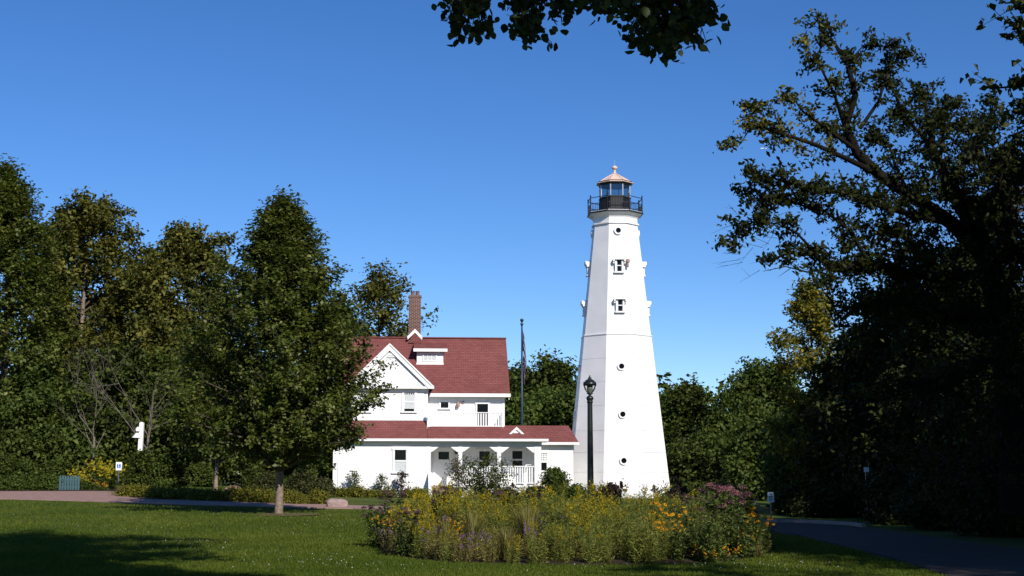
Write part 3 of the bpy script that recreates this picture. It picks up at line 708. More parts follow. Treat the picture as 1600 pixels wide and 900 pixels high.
# dormer
def roofz(y): return ze + sl * (y - 1.75)
lo, hi = 1.8, 5.0
for _ in range(40):
    y = (lo + hi) / 2
    if roofz(y) < hz(569, y): lo = y
    else: hi = y
dy_ = lo; d0, d1 = hx(650.5, dy_), hx(692, dy_); dz0, dz1 = hz(569.5, dy_), hz(549, dy_)
part(B().box(d0, d1, dy_, dy_ + 1.6, dz0 - .3, dz1), 'dormer_wall', 'siding')
dwx0, dwx1, dwz0, dwz1 = hx(661.5, dy_), hx(680, dy_), hz(563.5, dy_), hz(553.5, dy_)
dw = part(B().box(dwx0 - .08, dwx1 + .08, dy_ - .05, dy_ + .01, dwz0 - .08, dwz0).box(dwx0 - .08, dwx1 + .08, dy_ - .05, dy_ + .01, dwz1, dwz1 + .08).box(dwx0 - .08, dwx0, dy_ - .05, dy_ + .01, dwz0, dwz1).box(dwx1, dwx1 + .08, dy_ - .05, dy_ + .01, dwz0, dwz1), 'dormer_window', 'white')
part(B().box(dwx0, dwx1, dy_ - .02, dy_ - .01, dwz0, dwz1), 'pane', 'curtain', dw)
for i in (1, 2):
    xx = dwx0 + (dwx1 - dwx0) * i / 3; part(B().box(xx - .02, xx + .02, dy_ - .035, dy_ - .021, dwz0, dwz1), 'muntin', 'white', dw)
e0, e1 = hx(645.5, dy_ - .3), hx(698, dy_ - .3); ezt = hz(545.5, dy_ - .3)
ztop_d = hz(533.5, dy_ + 1.6); yb = dy_ + 1.75
part(B().slab([(e0, dy_ - .3, ezt), (e1, dy_ - .3, ezt), (e1, yb, ztop_d), (e0, yb, ztop_d)], .12), 'dormer_roof', 'roof')
part(B().box(e0 - .02, e1 + .02, dy_ - .36, dy_ - .302, ezt - .17, ezt + .02), 'dormer_fascia', 'white')
part(B().box(d0 - .03, d1 + .03, dy_ - .04, dy_ + .02, dz0 - .03, dz0 + .08), 'dormer_sill_board', 'white')
# chimney with its little ridge gable
c0, c1 = hx(638.5, 5.4, 500), hx(657.5, 5.4, 500); ct = hz(466, 5.4)
ch = part(B().box(c0, c1, 5.0, 5.75, zr_ - 1.2, ct), 'chimney', 'brick')
part(B().box(c0 - .04, c1 + .04, 4.96, 5.79, ct, ct + .08).box(c0, c1, 5.0, 5.75, ct + .081, ct + .13), 'chimney_cap', 'brick', ch)
cm = (c0 + c1) / 2
for s in (-.14, .16):
    part(B().lathe([(.13, ct + .13), (.12, ct + .36), (.14, ct + .38), (.14, ct + .42), (.1, ct + .42)], 10, c=(cm + s, 5.38, 0)), 'chimney_pot', 'brick', ch)
g0, g1 = hx(636.5, 4.9, 520), hx(660, 4.9, 520); gt, gb = hz(514.5, 4.75), hz(526.5, 4.75); gm_ = (g0 + g1) / 2
part(B().prism([(g0 + .06, gb - .4), (g1 - .06, gb - .4), (gm_, gt - .16)], 4.72, 5.3), 'saddle', 'roof')
for s, e in ((-1, g0), (1, g1)):
    part(B().prism([(e, gb), (gm_, gt), (gm_, gt - .24), (e - s * .02, gb - .2)], 4.66, 4.72), 'saddle_trim', 'white')
# low wing joining the tower
wx1 = hx(895.5, WY); wz = hz(692, WY); wr = hz(664.5, 2.6); we = hz(690.5, .62)
part(B().box(hx(846, WY), wx1, WY, 4.2, -.2, wz + .06), 'wing_wall', 'siding')
wxa, wxb = hx(888, 2.6), hx(904, .62)
wroof = part(B().slab([(xR - .2, .62, we), (wxb, .62, we), (wxa, 2.6, wr), (xR - .2, 2.6, wr)], .12).slab([(xR - .2, 2.6, wr), (wxa, 2.6, wr), (wxb, 4.58, we), (xR - .2, 4.58, we)], .12)
             .slab([(wxb, .62, we), (wxb, 4.58, we), (wxa, 2.6, wr)], .12), 'wing_roof', 'roof')
part(B().box(hx(838, .55), wxb + .02, .54, .617, we - .16, we - .005), 'gutter', 'white')
part(B().box(hx(838, .55), wxb - .1, .62, WY + .01, we - .17, we - .13), 'soffit', 'white')
window(842.5, 855, 708, 735, WY, 'lattice')
KY = .06; k0, k1 = hx(794, KY), hx(820.5, KY); kz0, kz1 = hz(679, KY), hz(666.5, KY); km = (k0 + k1) / 2
kg = part(B().prism([(k0 + .1, kz0 - .1), (k1 - .1, kz0 - .1), (km, kz1 - .1)], KY + .08, 2.0), 'gablet', 'siding')
for s, e in ((-1, k0), (1, k1)):
    part(B().prism([(e, kz0), (km, kz1), (km, kz1 - .17), (e - s * .05, kz0 - .12)], KY, KY + .07), 'gablet_trim', 'white', kg)
    part(B().slab([(e, KY + .03, kz0 + .03), (km, KY + .03, kz1 + .03), (km, 2.0, kz1 + .03), (e, 2.0, kz0 + .03)], .05), 'gablet_roof', 'roof', kg)

mb = MB(); mx_, my_ = (438 - 800) / F * 55, 55.0; mr = np.random.default_rng(2)
rad = [1.35 + .25 * mr.random() for _ in range(28)]
vs = [(mx_ + .15, my_ - .1, tz(mx_, my_) + .035)] + [(mx_ + .25 + r_ * math.cos(2 * PI * j / 28), my_ - .3 + r_ * math.sin(2 * PI * j / 28), tz(mx_, my_ - .3 + r_ * math.sin(2 * PI * j / 28)) + .012) for j, r_ in enumerate(rad)]
mb.add(vs, [(0, 1 + j, 1 + (j + 1) % 28) for j in range(28)]); M['bare'] = mat('bare_dry_earth', (.15, .10, .065), .95, .1, col2=(.075, .085, .02), vscale=5, bump=.5, bscale=20)
mb.build('bare_ground', M['bare'])['kind'] = 'structure'

# ================================================================== TREES
GL, GBK, GRT = 'trees along the left side of the lawn', 'trees beyond the lighthouse', 'trees of the shaded right bank'
tree('maple_tree', 'dense green maple standing alone on the lawn, pale trunk at its foot', 'tree', 438, 55, 304, 330, CONE, 'l_maple', 'barkpale', seed=3, nl=84000, nlimb=150, tw=12, leaf=.17, first=.185, tr=.155, rise=1.05, twl=1.15, spread=.125, lump=.26, up=1.0, twigs=True)
tree('maple_tree', 'tall dark green maple at the very left edge of the lawn', 'tree', 2, 104, 254, 262, CONE, 'l_maple', 'bark', GL, seed=5, nl=60000, nlimb=120, tw=11, leaf=.31, first=.08, rise=1.0, twl=2.1, spread=.24, lump=.28, up=1.0)
tree('oak_tree', 'tall brownish green oak showing its bare grey trunk, beside the leftmost maple', 'tree', 128, 114, 296, 175, ROUND, 'l_oak', 'barkpale', GL, seed=8, nl=26000, nlimb=46, tw=9, leaf=.36, first=.34, rise=.8, twl=1.9, spread=.33, lump=.5)
tree('oak_tree', 'thin topped oak leaning out behind the leftmost maple', 'tree', 88, 120, 318, 120, ROUND, 'l_oak', 'bark', GL, seed=9, nl=15000, nlimb=34, tw=8, leaf=.31, first=.3, twl=1.4, spread=.36, lump=.4)
tree('oak_tree', 'broad brownish oak with a flat crown, left of the lone maple', 'tree', 292, 112, 343, 185, ROUND, 'l_oak', 'bark', GL, seed=11, nl=30000, nlimb=52, tw=9, leaf=.36, first=.22, rise=.7, twl=2, spread=.34, lump=.48)
tree('oak_tree', 'shorter yellowish brown oak filling the gap between the two tall oaks', 'tree', 218, 108, 402, 165, OVAL, 'l_oak', 'bark', GL, seed=12, nl=26000, nlimb=46, tw=9, leaf=.36, first=.12, twl=1.9, spread=.34, lump=.4)
tree('sparse_tree', 'thin yellowish tree rising behind the house roof beside the chimney', 'tree', 592, 108, 408, 118, ROUND, 'l_oak', 'bark', seed=13, nl=9500, nlimb=34, tw=8, leaf=.30, first=.25, twl=1.5, spread=.34, lump=.45, twigs=True)
tree('dark_tree', 'dark leafy tree just behind the lone maple, left of the house', 'tree', 530, 104, 470, 150, OVAL, 'l_dark', 'bark', GL, seed=14, nl=20000, nlimb=44, tw=8, leaf=.34, first=.05, twl=1.6, spread=.45)
tree('young_maple', 'smaller dark maple with a thin trunk by the garden path', 'tree', 343, 82, 520, 150, OVAL, 'l_maple', 'barkpale', GL, seed=15, nl=22000, nlimb=50, tw=9, leaf=.23, first=.26, tr=.13, twl=1.2, spread=.26)
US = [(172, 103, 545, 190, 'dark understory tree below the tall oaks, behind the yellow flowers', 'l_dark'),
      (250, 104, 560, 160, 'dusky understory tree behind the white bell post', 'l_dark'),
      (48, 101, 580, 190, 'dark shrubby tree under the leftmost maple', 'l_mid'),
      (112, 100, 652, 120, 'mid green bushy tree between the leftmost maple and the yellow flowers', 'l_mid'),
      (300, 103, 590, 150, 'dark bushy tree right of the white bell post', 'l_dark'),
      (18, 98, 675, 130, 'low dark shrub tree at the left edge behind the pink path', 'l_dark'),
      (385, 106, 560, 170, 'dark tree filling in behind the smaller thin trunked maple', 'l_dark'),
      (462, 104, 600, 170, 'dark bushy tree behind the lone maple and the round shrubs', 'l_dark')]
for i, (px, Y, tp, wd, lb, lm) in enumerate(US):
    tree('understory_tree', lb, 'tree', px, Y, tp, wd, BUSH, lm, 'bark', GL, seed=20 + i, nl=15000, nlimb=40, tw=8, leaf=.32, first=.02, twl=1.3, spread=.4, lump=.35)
# beyond the house and the lighthouse
tree('dark_tree', 'rounded dark tree behind the flagpole, left of the lighthouse', 'tree', 864, 128, 564, 112, ROUND, 'l_dark', 'bark', GBK, seed=31, nl=17000, nlimb=44, tw=8, leaf=.36, first=.15, twl=1.7, spread=.5, lump=.3)
tree('dark_tree', 'smaller dark crown between the flagpole and the house roof', 'tree', 812, 132, 574, 76, ROUND, 'l_dark', 'bark', GBK, seed=32, nl=11000, nlimb=34, tw=8, leaf=.36, first=.15, twl=1.5, spread=.5, lump=.3)
tree('green_tree', 'lighter green tree in front of the dark ones, right of the flagpole', 'tree', 850, 116, 616, 110, BUSH, 'l_fresh', 'bark', GBK, seed=33, nl=14000, nlimb=40, tw=8, leaf=.34, first=.05, twl=1.4, spread=.42)
tree('green_tree', 'lighter green tree directly behind the flagpole', 'tree', 800, 114, 618, 90, BUSH, 'l_fresh', 'bark', GBK, seed=34, nl=11000, nlimb=34, tw=8, leaf=.34, first=.05, twl=1.4, spread=.42)
tree('green_tree', 'green tree tucked against the left side of the lighthouse', 'tree', 900, 112, 612, 80, BUSH, 'l_mid', 'bark', GBK, seed=35, nl=9000, nlimb=30, tw=8, leaf=.34, first=.05, twl=1.4, spread=.42)
tree('dark_tree', 'pointed dark green tree immediately right of the lighthouse', 'tree', 1076, 118, 602, 110, OVAL, 'l_dark', 'bark', GBK, seed=36, nl=17000, nlimb=44, tw=8, leaf=.34, first=.05, twl=1.5, spread=.42)
tree('green_tree', 'yellow tipped tree peeping over beside the right edge of the lighthouse', 'tree', 1045, 130, 618, 60, OVAL, 'l_fresh', 'bark', GBK, seed=37, nl=8000, nlimb=30, tw=8, leaf=.36, first=.1, twl=1.4, spread=.42)
tree('locust_tree', 'tall airy tree with layered crown between the lighthouse and the big dark tree', 'tree', 1196, 112, 568, 128, ROUND, 'l_mid', 'bark', GBK, seed=38, nl=17000, nlimb=36, tw=9, leaf=.33, first=.22, twl=1.7, spread=.42, lump=.45, up=.3)
tree('green_tree', 'mid green tree low between the pointed dark tree and the airy one', 'tree', 1138, 108, 650, 100, BUSH, 'l_mid', 'bark', GBK, seed=39, nl=12000, nlimb=36, tw=8, leaf=.32, first=.03, twl=1.4, spread=.42)
tree('dark_tree', 'low dark bushy tree behind the pink flower heads', 'tree', 1095, 96, 690, 150, BUSH, 'l_dark', 'bark', GBK, seed=40, nl=13000, nlimb=38, tw=8, leaf=.3, first=.02, twl=1.2, spread=.36)
tree('green_tree', 'dull green tree low behind the parking sign', 'tree', 1190, 92, 660, 130, BUSH, 'l_mid', 'bark', GBK, seed=41, nl=13000, nlimb=38, tw=8, leaf=.3, first=.02, twl=1.2, spread=.36)
# far woods that close the view
def woods():
    rng = np.random.default_rng(77); Vs, Qs, Ts = [], [], []; off = 0
    for i in range(150):
        x = rng.uniform(-210, 210); y = rng.uniform(165, 215) ; h = rng.uniform(9, 13) ; r = rng.uniform(4, 6.5)
        z0 = tz(x, y); n = 700
        d = norm(rng.normal(size=(n, 3))); rr = r * (.6 + .45 * rng.random(n)) * (1 + .25 * np.sin(5 * d[:, 0] + i) * np.cos(4 * d[:, 2] + i))
        c = np.array([x, y, z0 + h * .52]) + d * np.stack([rr, rr, rr * h * .5 / r], 1)
        c[:, 2] = np.maximum(c[:, 2], z0 + .2)
        V, Q, T = leaf_quads(c, np.full(n, 1.1), rng, .4, d * 1.2, .7); Vs.append(V); Qs.append(Q + off); Ts.append(T); off += len(V)
    o = link(bpy.data.objects.new('far_woods', np_mesh('far_woods', np.concatenate(Vs), np.concatenate(Qs), M['l_dark'], np.concatenate(Ts))))
    tag(o, 'dark line of far woods closing the view behind the lawn', 'woods', kind='stuff')
woods()
# the shaded right bank
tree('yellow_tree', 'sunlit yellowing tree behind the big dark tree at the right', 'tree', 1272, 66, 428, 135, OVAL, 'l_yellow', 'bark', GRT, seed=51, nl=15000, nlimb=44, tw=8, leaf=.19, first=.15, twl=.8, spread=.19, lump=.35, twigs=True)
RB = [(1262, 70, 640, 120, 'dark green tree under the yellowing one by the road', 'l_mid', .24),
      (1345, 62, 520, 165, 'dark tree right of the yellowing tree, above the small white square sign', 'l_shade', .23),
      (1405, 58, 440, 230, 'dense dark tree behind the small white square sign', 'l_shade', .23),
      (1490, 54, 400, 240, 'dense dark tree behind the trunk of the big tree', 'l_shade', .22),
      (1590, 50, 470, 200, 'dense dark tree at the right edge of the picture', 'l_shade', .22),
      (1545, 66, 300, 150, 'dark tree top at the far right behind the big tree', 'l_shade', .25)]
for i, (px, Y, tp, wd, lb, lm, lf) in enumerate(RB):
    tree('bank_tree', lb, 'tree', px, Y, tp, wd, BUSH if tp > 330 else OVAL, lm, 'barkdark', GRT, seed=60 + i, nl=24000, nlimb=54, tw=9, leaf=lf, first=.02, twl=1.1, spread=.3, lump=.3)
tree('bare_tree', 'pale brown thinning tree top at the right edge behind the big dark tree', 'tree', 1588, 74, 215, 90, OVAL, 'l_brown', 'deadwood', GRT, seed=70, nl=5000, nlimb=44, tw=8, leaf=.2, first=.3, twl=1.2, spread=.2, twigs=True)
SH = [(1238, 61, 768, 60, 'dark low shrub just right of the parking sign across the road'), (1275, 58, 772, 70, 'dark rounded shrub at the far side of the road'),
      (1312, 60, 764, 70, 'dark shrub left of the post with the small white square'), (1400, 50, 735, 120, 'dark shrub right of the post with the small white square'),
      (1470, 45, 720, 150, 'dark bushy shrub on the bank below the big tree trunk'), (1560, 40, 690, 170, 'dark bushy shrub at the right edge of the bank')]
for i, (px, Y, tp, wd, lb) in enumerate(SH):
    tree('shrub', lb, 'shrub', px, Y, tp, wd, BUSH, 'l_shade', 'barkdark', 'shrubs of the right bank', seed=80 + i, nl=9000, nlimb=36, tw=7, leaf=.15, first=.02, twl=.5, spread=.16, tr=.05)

# the big tree at the right: limbs traced along its real branching, each at its own depth
def limb_tree():
    Y0 = 36.0; bx = (1592 - 800) / F * Y0; o = thing('spreading_tree', 'big dark tree at the right spreading bare jointed limbs leftward over the road', 'tree', (bx, Y0, -.05))
    rng = np.random.default_rng(4); mb = MB(); T0, T1, segs, wts = [], [], [], []
    def W(px, py, dy): p = P(px, py, Y0 + dy); return np.array([p.x - bx, p.y - Y0, p.z + .05])
    L = [  # (points (px,py,depth), r0, r1, leaf weight along it, leaf start)
        ([(1592, 806, 0), (1588, 700, 0), (1578, 600, .1), (1565, 500, .2), (1545, 410, .2), (1520, 360, 0)], .46, .26, 0, 1),
        ([(1545, 410, .2), (1490, 350, -.5), (1425, 308, -1), (1376, 271, -1.3), (1340, 238, -1.5), (1320, 199, -1.6), (1335, 148, -1.7), (1325, 102, -1.7), (1304, 66, -1.7), (1283, 44, -1.7)], .2, .02, 1.0, .45),
        ([(1340, 238, -1.5), (1294, 204, -2.1), (1253, 174, -2.6), (1236, 150, -2.8)], .06, .012, .7, .3),
        ([(1376, 271, -1.3), (1320, 245, -2), (1274, 225, -2.6), (1212, 207, -3.2), (1175, 197, -3.4), (1158, 222, -3.4)], .075, .01, 1.0, .3),
        ([(1212, 207, -3.2), (1190, 180, -3.1), (1178, 168, -3.1)], .02, .006, .7, .2),
        ([(1320, 199, -1.6), (1304, 150, -2.2), (1279, 97, -2.4), (1262, 80, -2.4)], .05, .01, .9, .3),
        ([(1345, 200, -1.5), (1372, 160, -1), (1388, 110, -.8), (1400, 85, -.8), (1420, 82, -.8)], .05, .008, .55, .35),
        ([(1325, 102, -1.7), (1350, 72, -1.4), (1385, 72, -1.3)], .025, .006, .9, .1),
        ([(1520, 360, 0), (1480, 290, .8), (1458, 230, 1), (1450, 180, 1.1), (1445, 140, 1.1)], .16, .02, 1.1, .2),
        ([(1458, 230, 1), (1420, 190, .6), (1395, 140, .5), (1380, 120, .5)], .05, .01, 1.0, .2),
        ([(1480, 290, .8), (1520, 240, 1.5), (1545, 190, 1.8), (1550, 160, 1.8)], .09, .015, 1.1, .2),
        ([(1520, 360, 0), (1560, 300, 1), (1600, 250, 1.3), (1650, 210, 1.5)], .15, .03, 1.1, .3),
        ([(1490, 350, -.5), (1440, 340, -1.6), (1380, 320, -2.4), (1320, 300, -3), (1279, 296, -3.3), (1225, 285, -3.6), (1180, 275, -3.8)], .09, .01, 1.1, .25),
        ([(1545, 430, .2), (1470, 430, -.8), (1410, 425, -1.6), (1356, 409, -2.2), (1299, 419, -2.7), (1274, 399, -3), (1233, 393, -3.2), (1215, 402, -3.3)], .17, .015, 1.0, .25),
        ([(1299, 419, -2.7), (1262, 424, -3.4), (1225, 416, -3.8), (1195, 425, -4)], .03, .005, .12, .3),
        ([(1274, 399, -3), (1245, 365, -3.4), (1215, 350, -3.7), (1165, 345, -3.9), (1140, 372, -4)], .035, .005, .8, .2),
        ([(1356, 409, -2.2), (1330, 360, -2.6), (1290, 330, -2.9), (1240, 318, -3.2), (1175, 312, -3.5)], .06, .008, 1.1, .2),
        ([(1425, 308, -1), (1400, 260, -.4), (1390, 225, -.2), (1370, 205, -.2)], .05, .01, .8, .3),
        ([(1470, 430, -.8), (1430, 380, -1.6), (1390, 360, -2)], .07, .02, 1.2, .1),
        ([(1545, 420, .2), (1580, 400, -1), (1640, 370, -1.5)], .12, .02, 1.2, .2),
        ([(1565, 500, .2), (1500, 500, -1.2), (1440, 480, -1.8), (1380, 470, -2.1), (1340, 480, -2.1)], .12, .02, 1.2, .2),
        ([(1570, 550, .2), (1500, 590, -1.4), (1430, 600, -2), (1370, 620, -2.2)], .09, .02, 1.1, .2),
        ([(1520, 360, 0), (1500, 300, -1.5), (1470, 250, -2.2), (1475, 200, -2.4), (1500, 165, -2.4)], .09, .012, 1.1, .2),
        ([(1600, 420, 0), (1570, 350, -2), (1560, 290, -2.6), (1575, 230, -2.8)], .1, .015, 1.1, .2)]
    for pts, r0, r1, wt, s0 in L:
        A = np.array([W(*p) for p in pts]); n = len(A); mb.tube([tuple(a + rng.normal(size=3) * .02) for a in A], list(np.linspace(r0, r1, n)), 8, cap=False)
        if wt == 0: continue
        d = np.r_[0, np.cumsum(np.linalg.norm(np.diff(A, axis=0), axis=1))]; thin = .5 if np.mean([q[0] for q in pts]) < 1390 and np.mean([q[1] for q in pts]) < 245 else 1
        m = int(d[-1] * 8 * max(wt, .35) * thin) + 2
        for s in np.r_[rng.uniform(s0, 1.0, m), [.9, .96, 1, 1, 1] if wt > .15 else []]:
            p = np.array([np.interp(s * d[-1], d, A[:, k]) for k in range(3)])
            q = rng.normal(size=3) * np.array([.75, .6, .55]) + np.array([-.18, 0, .1]); q = q / np.linalg.norm(q) * rng.uniform(.2, .62) * (.75 if wt < .75 else 1)
            segs.append((p, p + q, .012, .004)); 
            if wt > .15 or rng.random() < .15: T0.append(p + q * .25); T1.append(p + q)
    # bare twig tips at the far left
    for _ in range(26):
        p = W(rng.uniform(1150, 1235), rng.uniform(330, 425), -3.8); q = np.array([-rng.uniform(.2, .7), rng.normal() * .2, rng.normal() * .25])
        segs.append((p, p + q, .007, .002)); segs.append((p + q * .5, p + q * .6 + np.array([-.15, 0, rng.uniform(-.2, .25)]), .004, .002))
    # inner mass of the crown
    nin = 430
    for _ in range(nin):
        px = 1300 + 330 * rng.random() ** .7; lo = 175 + max(0, (1470 - px)) * 1.25; py = rng.uniform(lo, 520)
        p = W(px, py, rng.normal() * 1.6 + .3); q = norm(rng.normal(size=(1, 3)))[0] * rng.uniform(.3, .8); T0.append(p); T1.append(p + q); segs.append((p, p + q, .012, .004))
    for _ in range(260):
        p = W(rng.uniform(1390, 1680), rng.uniform(420, 780), rng.normal() * 1.5 - .6); q = norm(rng.normal(size=(1, 3)))[0] * rng.uniform(.3, .8); T0.append(p); T1.append(p + q); segs.append((p, p + q, .012, .004))
    T0, T1 = np.array(T0), np.array(T1)
    V, Q, t = leaves_on(T0, T1, 46000, .095, .14, rng, .2, None, 0, .5)
    sun_tip = np.clip((-3.7 - V[:, 0]) / 2.2, 0, 1) * np.clip((V[:, 2] - 8.3) / 1.5, 0, 1)     # sunlight on the thin upper left limbs, painted as a yellower leaf tint
    t = np.clip(t * .55 * (1 - sun_tip) + sun_tip * (.25 + .75 * t), 0, 1)
    inst(np_mesh('crown', V, Q, M['l_suntip'], t), 'crown', o)
    V2, F2 = tubes_np(segs, 3); mb.add(V2.tolist(), F2.tolist()); mb.build('trunk', M['barkdark'], o, True)
limb_tree()

# trees that stand outside the frame and shade the near lawn and the right bank
def overhang():
    o = thing('overhanging_tree', 'tree overhead whose dark round leaved branch tips hang into the top of the view', 'tree', (4.2, 2.6, -.05))
    rng = np.random.default_rng(9); mb = MB(); T0, T1, segs = [], [], []; b0 = np.array([4.2, 2.6, -.05])
    mb.tube([(0, 0, -.2), (0, 0, .4), (-.1, .1, 3), (-.3, .3, 6), (-.8, .6, 9), (-1.2, .9, 12.5)], [.42, .3, .25, .2, .14, .05], 10)
    for i in range(46):         # main crown above the camera
        a = i * 2.4; z = 8.4 + 6.5 * ((i + .5) / 46); r = 4.9 * math.sin(min(1, (15.6 - z) / 7) * PI / 2) * rng.uniform(.5, 1.05)
        st = np.array([-.3 - (z - 6) * .1, .3 + (z - 6) * .08, min(z - 1.2, 12)]); tip = np.array([-3.1 + math.cos(a) * r, 4.0 + math.sin(a) * r, z])
        mb.tube([tuple(st), tuple((st + tip) / 2 + np.array([0, 0, .3])), tuple(tip)], [.07, .045, .012], 5, cap=False)
        for s in rng.uniform(.3, 1, 9):
            p = st + (tip - st) * s; q = norm(rng.normal(size=(1, 3)))[0] * rng.uniform(.5, 1.2); T0.append(p); T1.append(p + q); segs.append((p, p + q, .014, .005))
    V, Q, t = leaves_on(np.array(T0), np.array(T1), 34000, .24, .22, rng, .4, None, 0, .8)
    # the low limb whose tips are in the picture
    def W(px, py, Y): p = P(px, py, Y); return np.array(p) - b0
    hang = [[(0, 0), (1250, -260, 5), (1160, -150, 7.6), (1080, -60, 9), (1040, 10, 9.2)], [(0, 0), (1160, -150, 7.6), (1000, -60, 9.2), (960, 0, 9.4), (930, 18, 9.4)],
            [(0, 0), (1000, -90, 9.2), (880, -60, 9.6), (820, 20, 9.6)], [(0, 0), (880, -80, 9.6), (760, -50, 9.8), (720, 25, 9.7)]]
    for h in hang:
        A = [W(*q) if len(q) == 3 else np.array([-.3, .3, 6.0]) for q in h]
        mb.tube([tuple(a) for a in A], list(np.linspace(.06, .008, len(A))), 6, cap=False)
    S0, S1 = [], []
    # sprays: (px,py,dx,dy,count)
    sprays = [(712, -14, 22, 26, 14, 45), (738, -5, 16, 22, 9, 36), (712, 26, 12, 14, 8, 62), (748, 44, 9, 8, 6, 58), (722, 52, 8, 8, 5, 72), (752, 4, 8, 8, 5, 16), (800, -8, 24, 24, 15, 44), (845, -6, 32, 26, 18, 40), (815, 34, 14, 18, 10, 62), (836, 56, 10, 8, 8, 76), (872, 16, 24, 14, 12, 44),
              (925, -8, 40, 22, 22, 26), (985, -4, 36, 30, 28, 36), (1030, 12, 44, 30, 48, 70), (1012, 58, 24, 18, 20, 86), (1040, 70, 24, 12, 20, 98), (1066, 48, 28, 20, 24, 84), (1088, 14, 22, 20, 16, 40), (1106, 28, 8, 8, 5, 40), (1075, -10, 30, 20, 16, 20), (955, 16, 22, 14, 10, 46)]
    for px, py, sx, sy, n, ymax in sprays:
        for _ in range(n):
            a, b = px + rng.normal() * sx * .55, py + rng.normal() * sy * .5
            Y = 9.4 + rng.normal() * .28
            p = W(a, b - 14, Y); q = W(a + rng.normal() * 10, min(b + rng.uniform(0, 16), ymax), Y + rng.normal() * .05)
            S0.append(p); S1.append(q); segs.append((p, q, .004, .0018))
            segs.append((p, p + (W(px, py - 60, 9.4) - p) * .45, .004, .005))
    S0, S1 = np.array(S0), np.array(S1)
    # rounded leaves, six-sided
    nl = 2000; idx = rng.integers(0, len(S0), nl); s = rng.random(nl); c = S0[idx] + (S1[idx] - S0[idx]) * s[:, None] + rng.normal(size=(nl, 3)) * .035
    nn = rng.normal(size=(nl, 3)); nn[:, 2] += .5; nn[:, 1] -= .5; nn = norm(nn); a = rng.normal(size=(nl, 3)) * .6 + np.array([0, 0, -1.]); a = norm(a - nn * np.sum(a * nn, 1, keepdims=True)); bb = np.cross(nn, a)
    Ls = (rng.uniform(.042, .070, nl))[:, None]
    prof = [(-.55, 0), (-.32, .36), (.05, .46), (.34, .28), (.58, 0)]
    Vl = np.stack([c + a * Ls * u + bb * Ls * v + nn * Ls * (.12 * abs(v) * 2) for u, v in prof] + [c + a * Ls * u - bb * Ls * v + nn * Ls * (.12 * abs(v) * 2) for u, v in prof[3:0:-1]], 1)
    Vl = np.concatenate([Vl.reshape(-1, 3)]); k = np.arange(nl)[:, None] * 8
    Ql = np.concatenate([k + np.array([[0, 1, 7, 7]]) * 1, k + np.array([[1, 2, 6, 7]]), k + np.array([[2, 3, 5, 6]])], 0)
    tri = np.concatenate([k + np.array([[0, 1, 7]]), k + np.array([[1, 2, 6]]), k + np.array([[1, 6, 7]]), k + np.array([[2, 3, 5]]), k + np.array([[2, 5, 6]]), k + np.array([[3, 4, 5]])], 0)
    qtri = np.concatenate([Q[:, [0, 1, 2]], Q[:, [0, 2, 3]]], 0) + len(Vl)
    inst(np_mesh('crown', np.concatenate([Vl, V]), np.concatenate([tri, qtri]), M['l_linden'], np.concatenate([np.repeat(rng.random(nl), 8), t])), 'crown', o)
    V2, F2 = tubes_np(segs, 3); mb.add(V2.tolist(), F2.tolist()); mb.build('trunk', M['barkdark'], o, True)
overhang()
# spray of the right neighbour reaching in at the top right corner
OUT = [(-5.6, 11.5, 18.5, 6.6, .46, 'tree left of the viewer shading the lower left lawn'), (-11.5, 17, 18, 5.4, .45, 'tree outside the left edge shading the lawn corner'),
       (21, 11, 17, 6, .12, 'tree outside the right edge shading the near road'), (24.5, 21, 18, 6.5, .1, 'tree outside the right edge beside the bend of the road'),
       (22.5, 33, 17, 5.5, .1, 'tree outside the right edge shading the big dark tree'), (32, 30, 19, 7, .1, 'tall tree farther outside the right edge'), (30, 44, 18, 7, .1, 'tree outside the right edge behind the bank'),
       (18.5, 13, 16, 4.6, .3, 'tree right of the viewer near the road'), (16.8, 21, 16, 4.6, .3, 'tree outside the right edge close to the flower bed'), (18.5, 29, 16, 4.6, .25, 'tree outside the right edge next to the big dark tree'), (-9.5, 7, 17, 6, .42, 'tree left of and behind the first lawn shading tree')]
for i, (x, y, h, r, fr, lb) in enumerate(OUT):
    tree('shade_tree', lb, 'tree', 0, y, None, r, ROUND, 'l_mid', 'bark', 'trees outside the frame', x=x, H=h, seed=90 + i, nl=22000, nlimb=50, tw=9, leaf=.32, first=fr, twl=1.4, spread=.36, lump=.3, lean=(3.6, 3.2) if i == 0 else (0, 0))
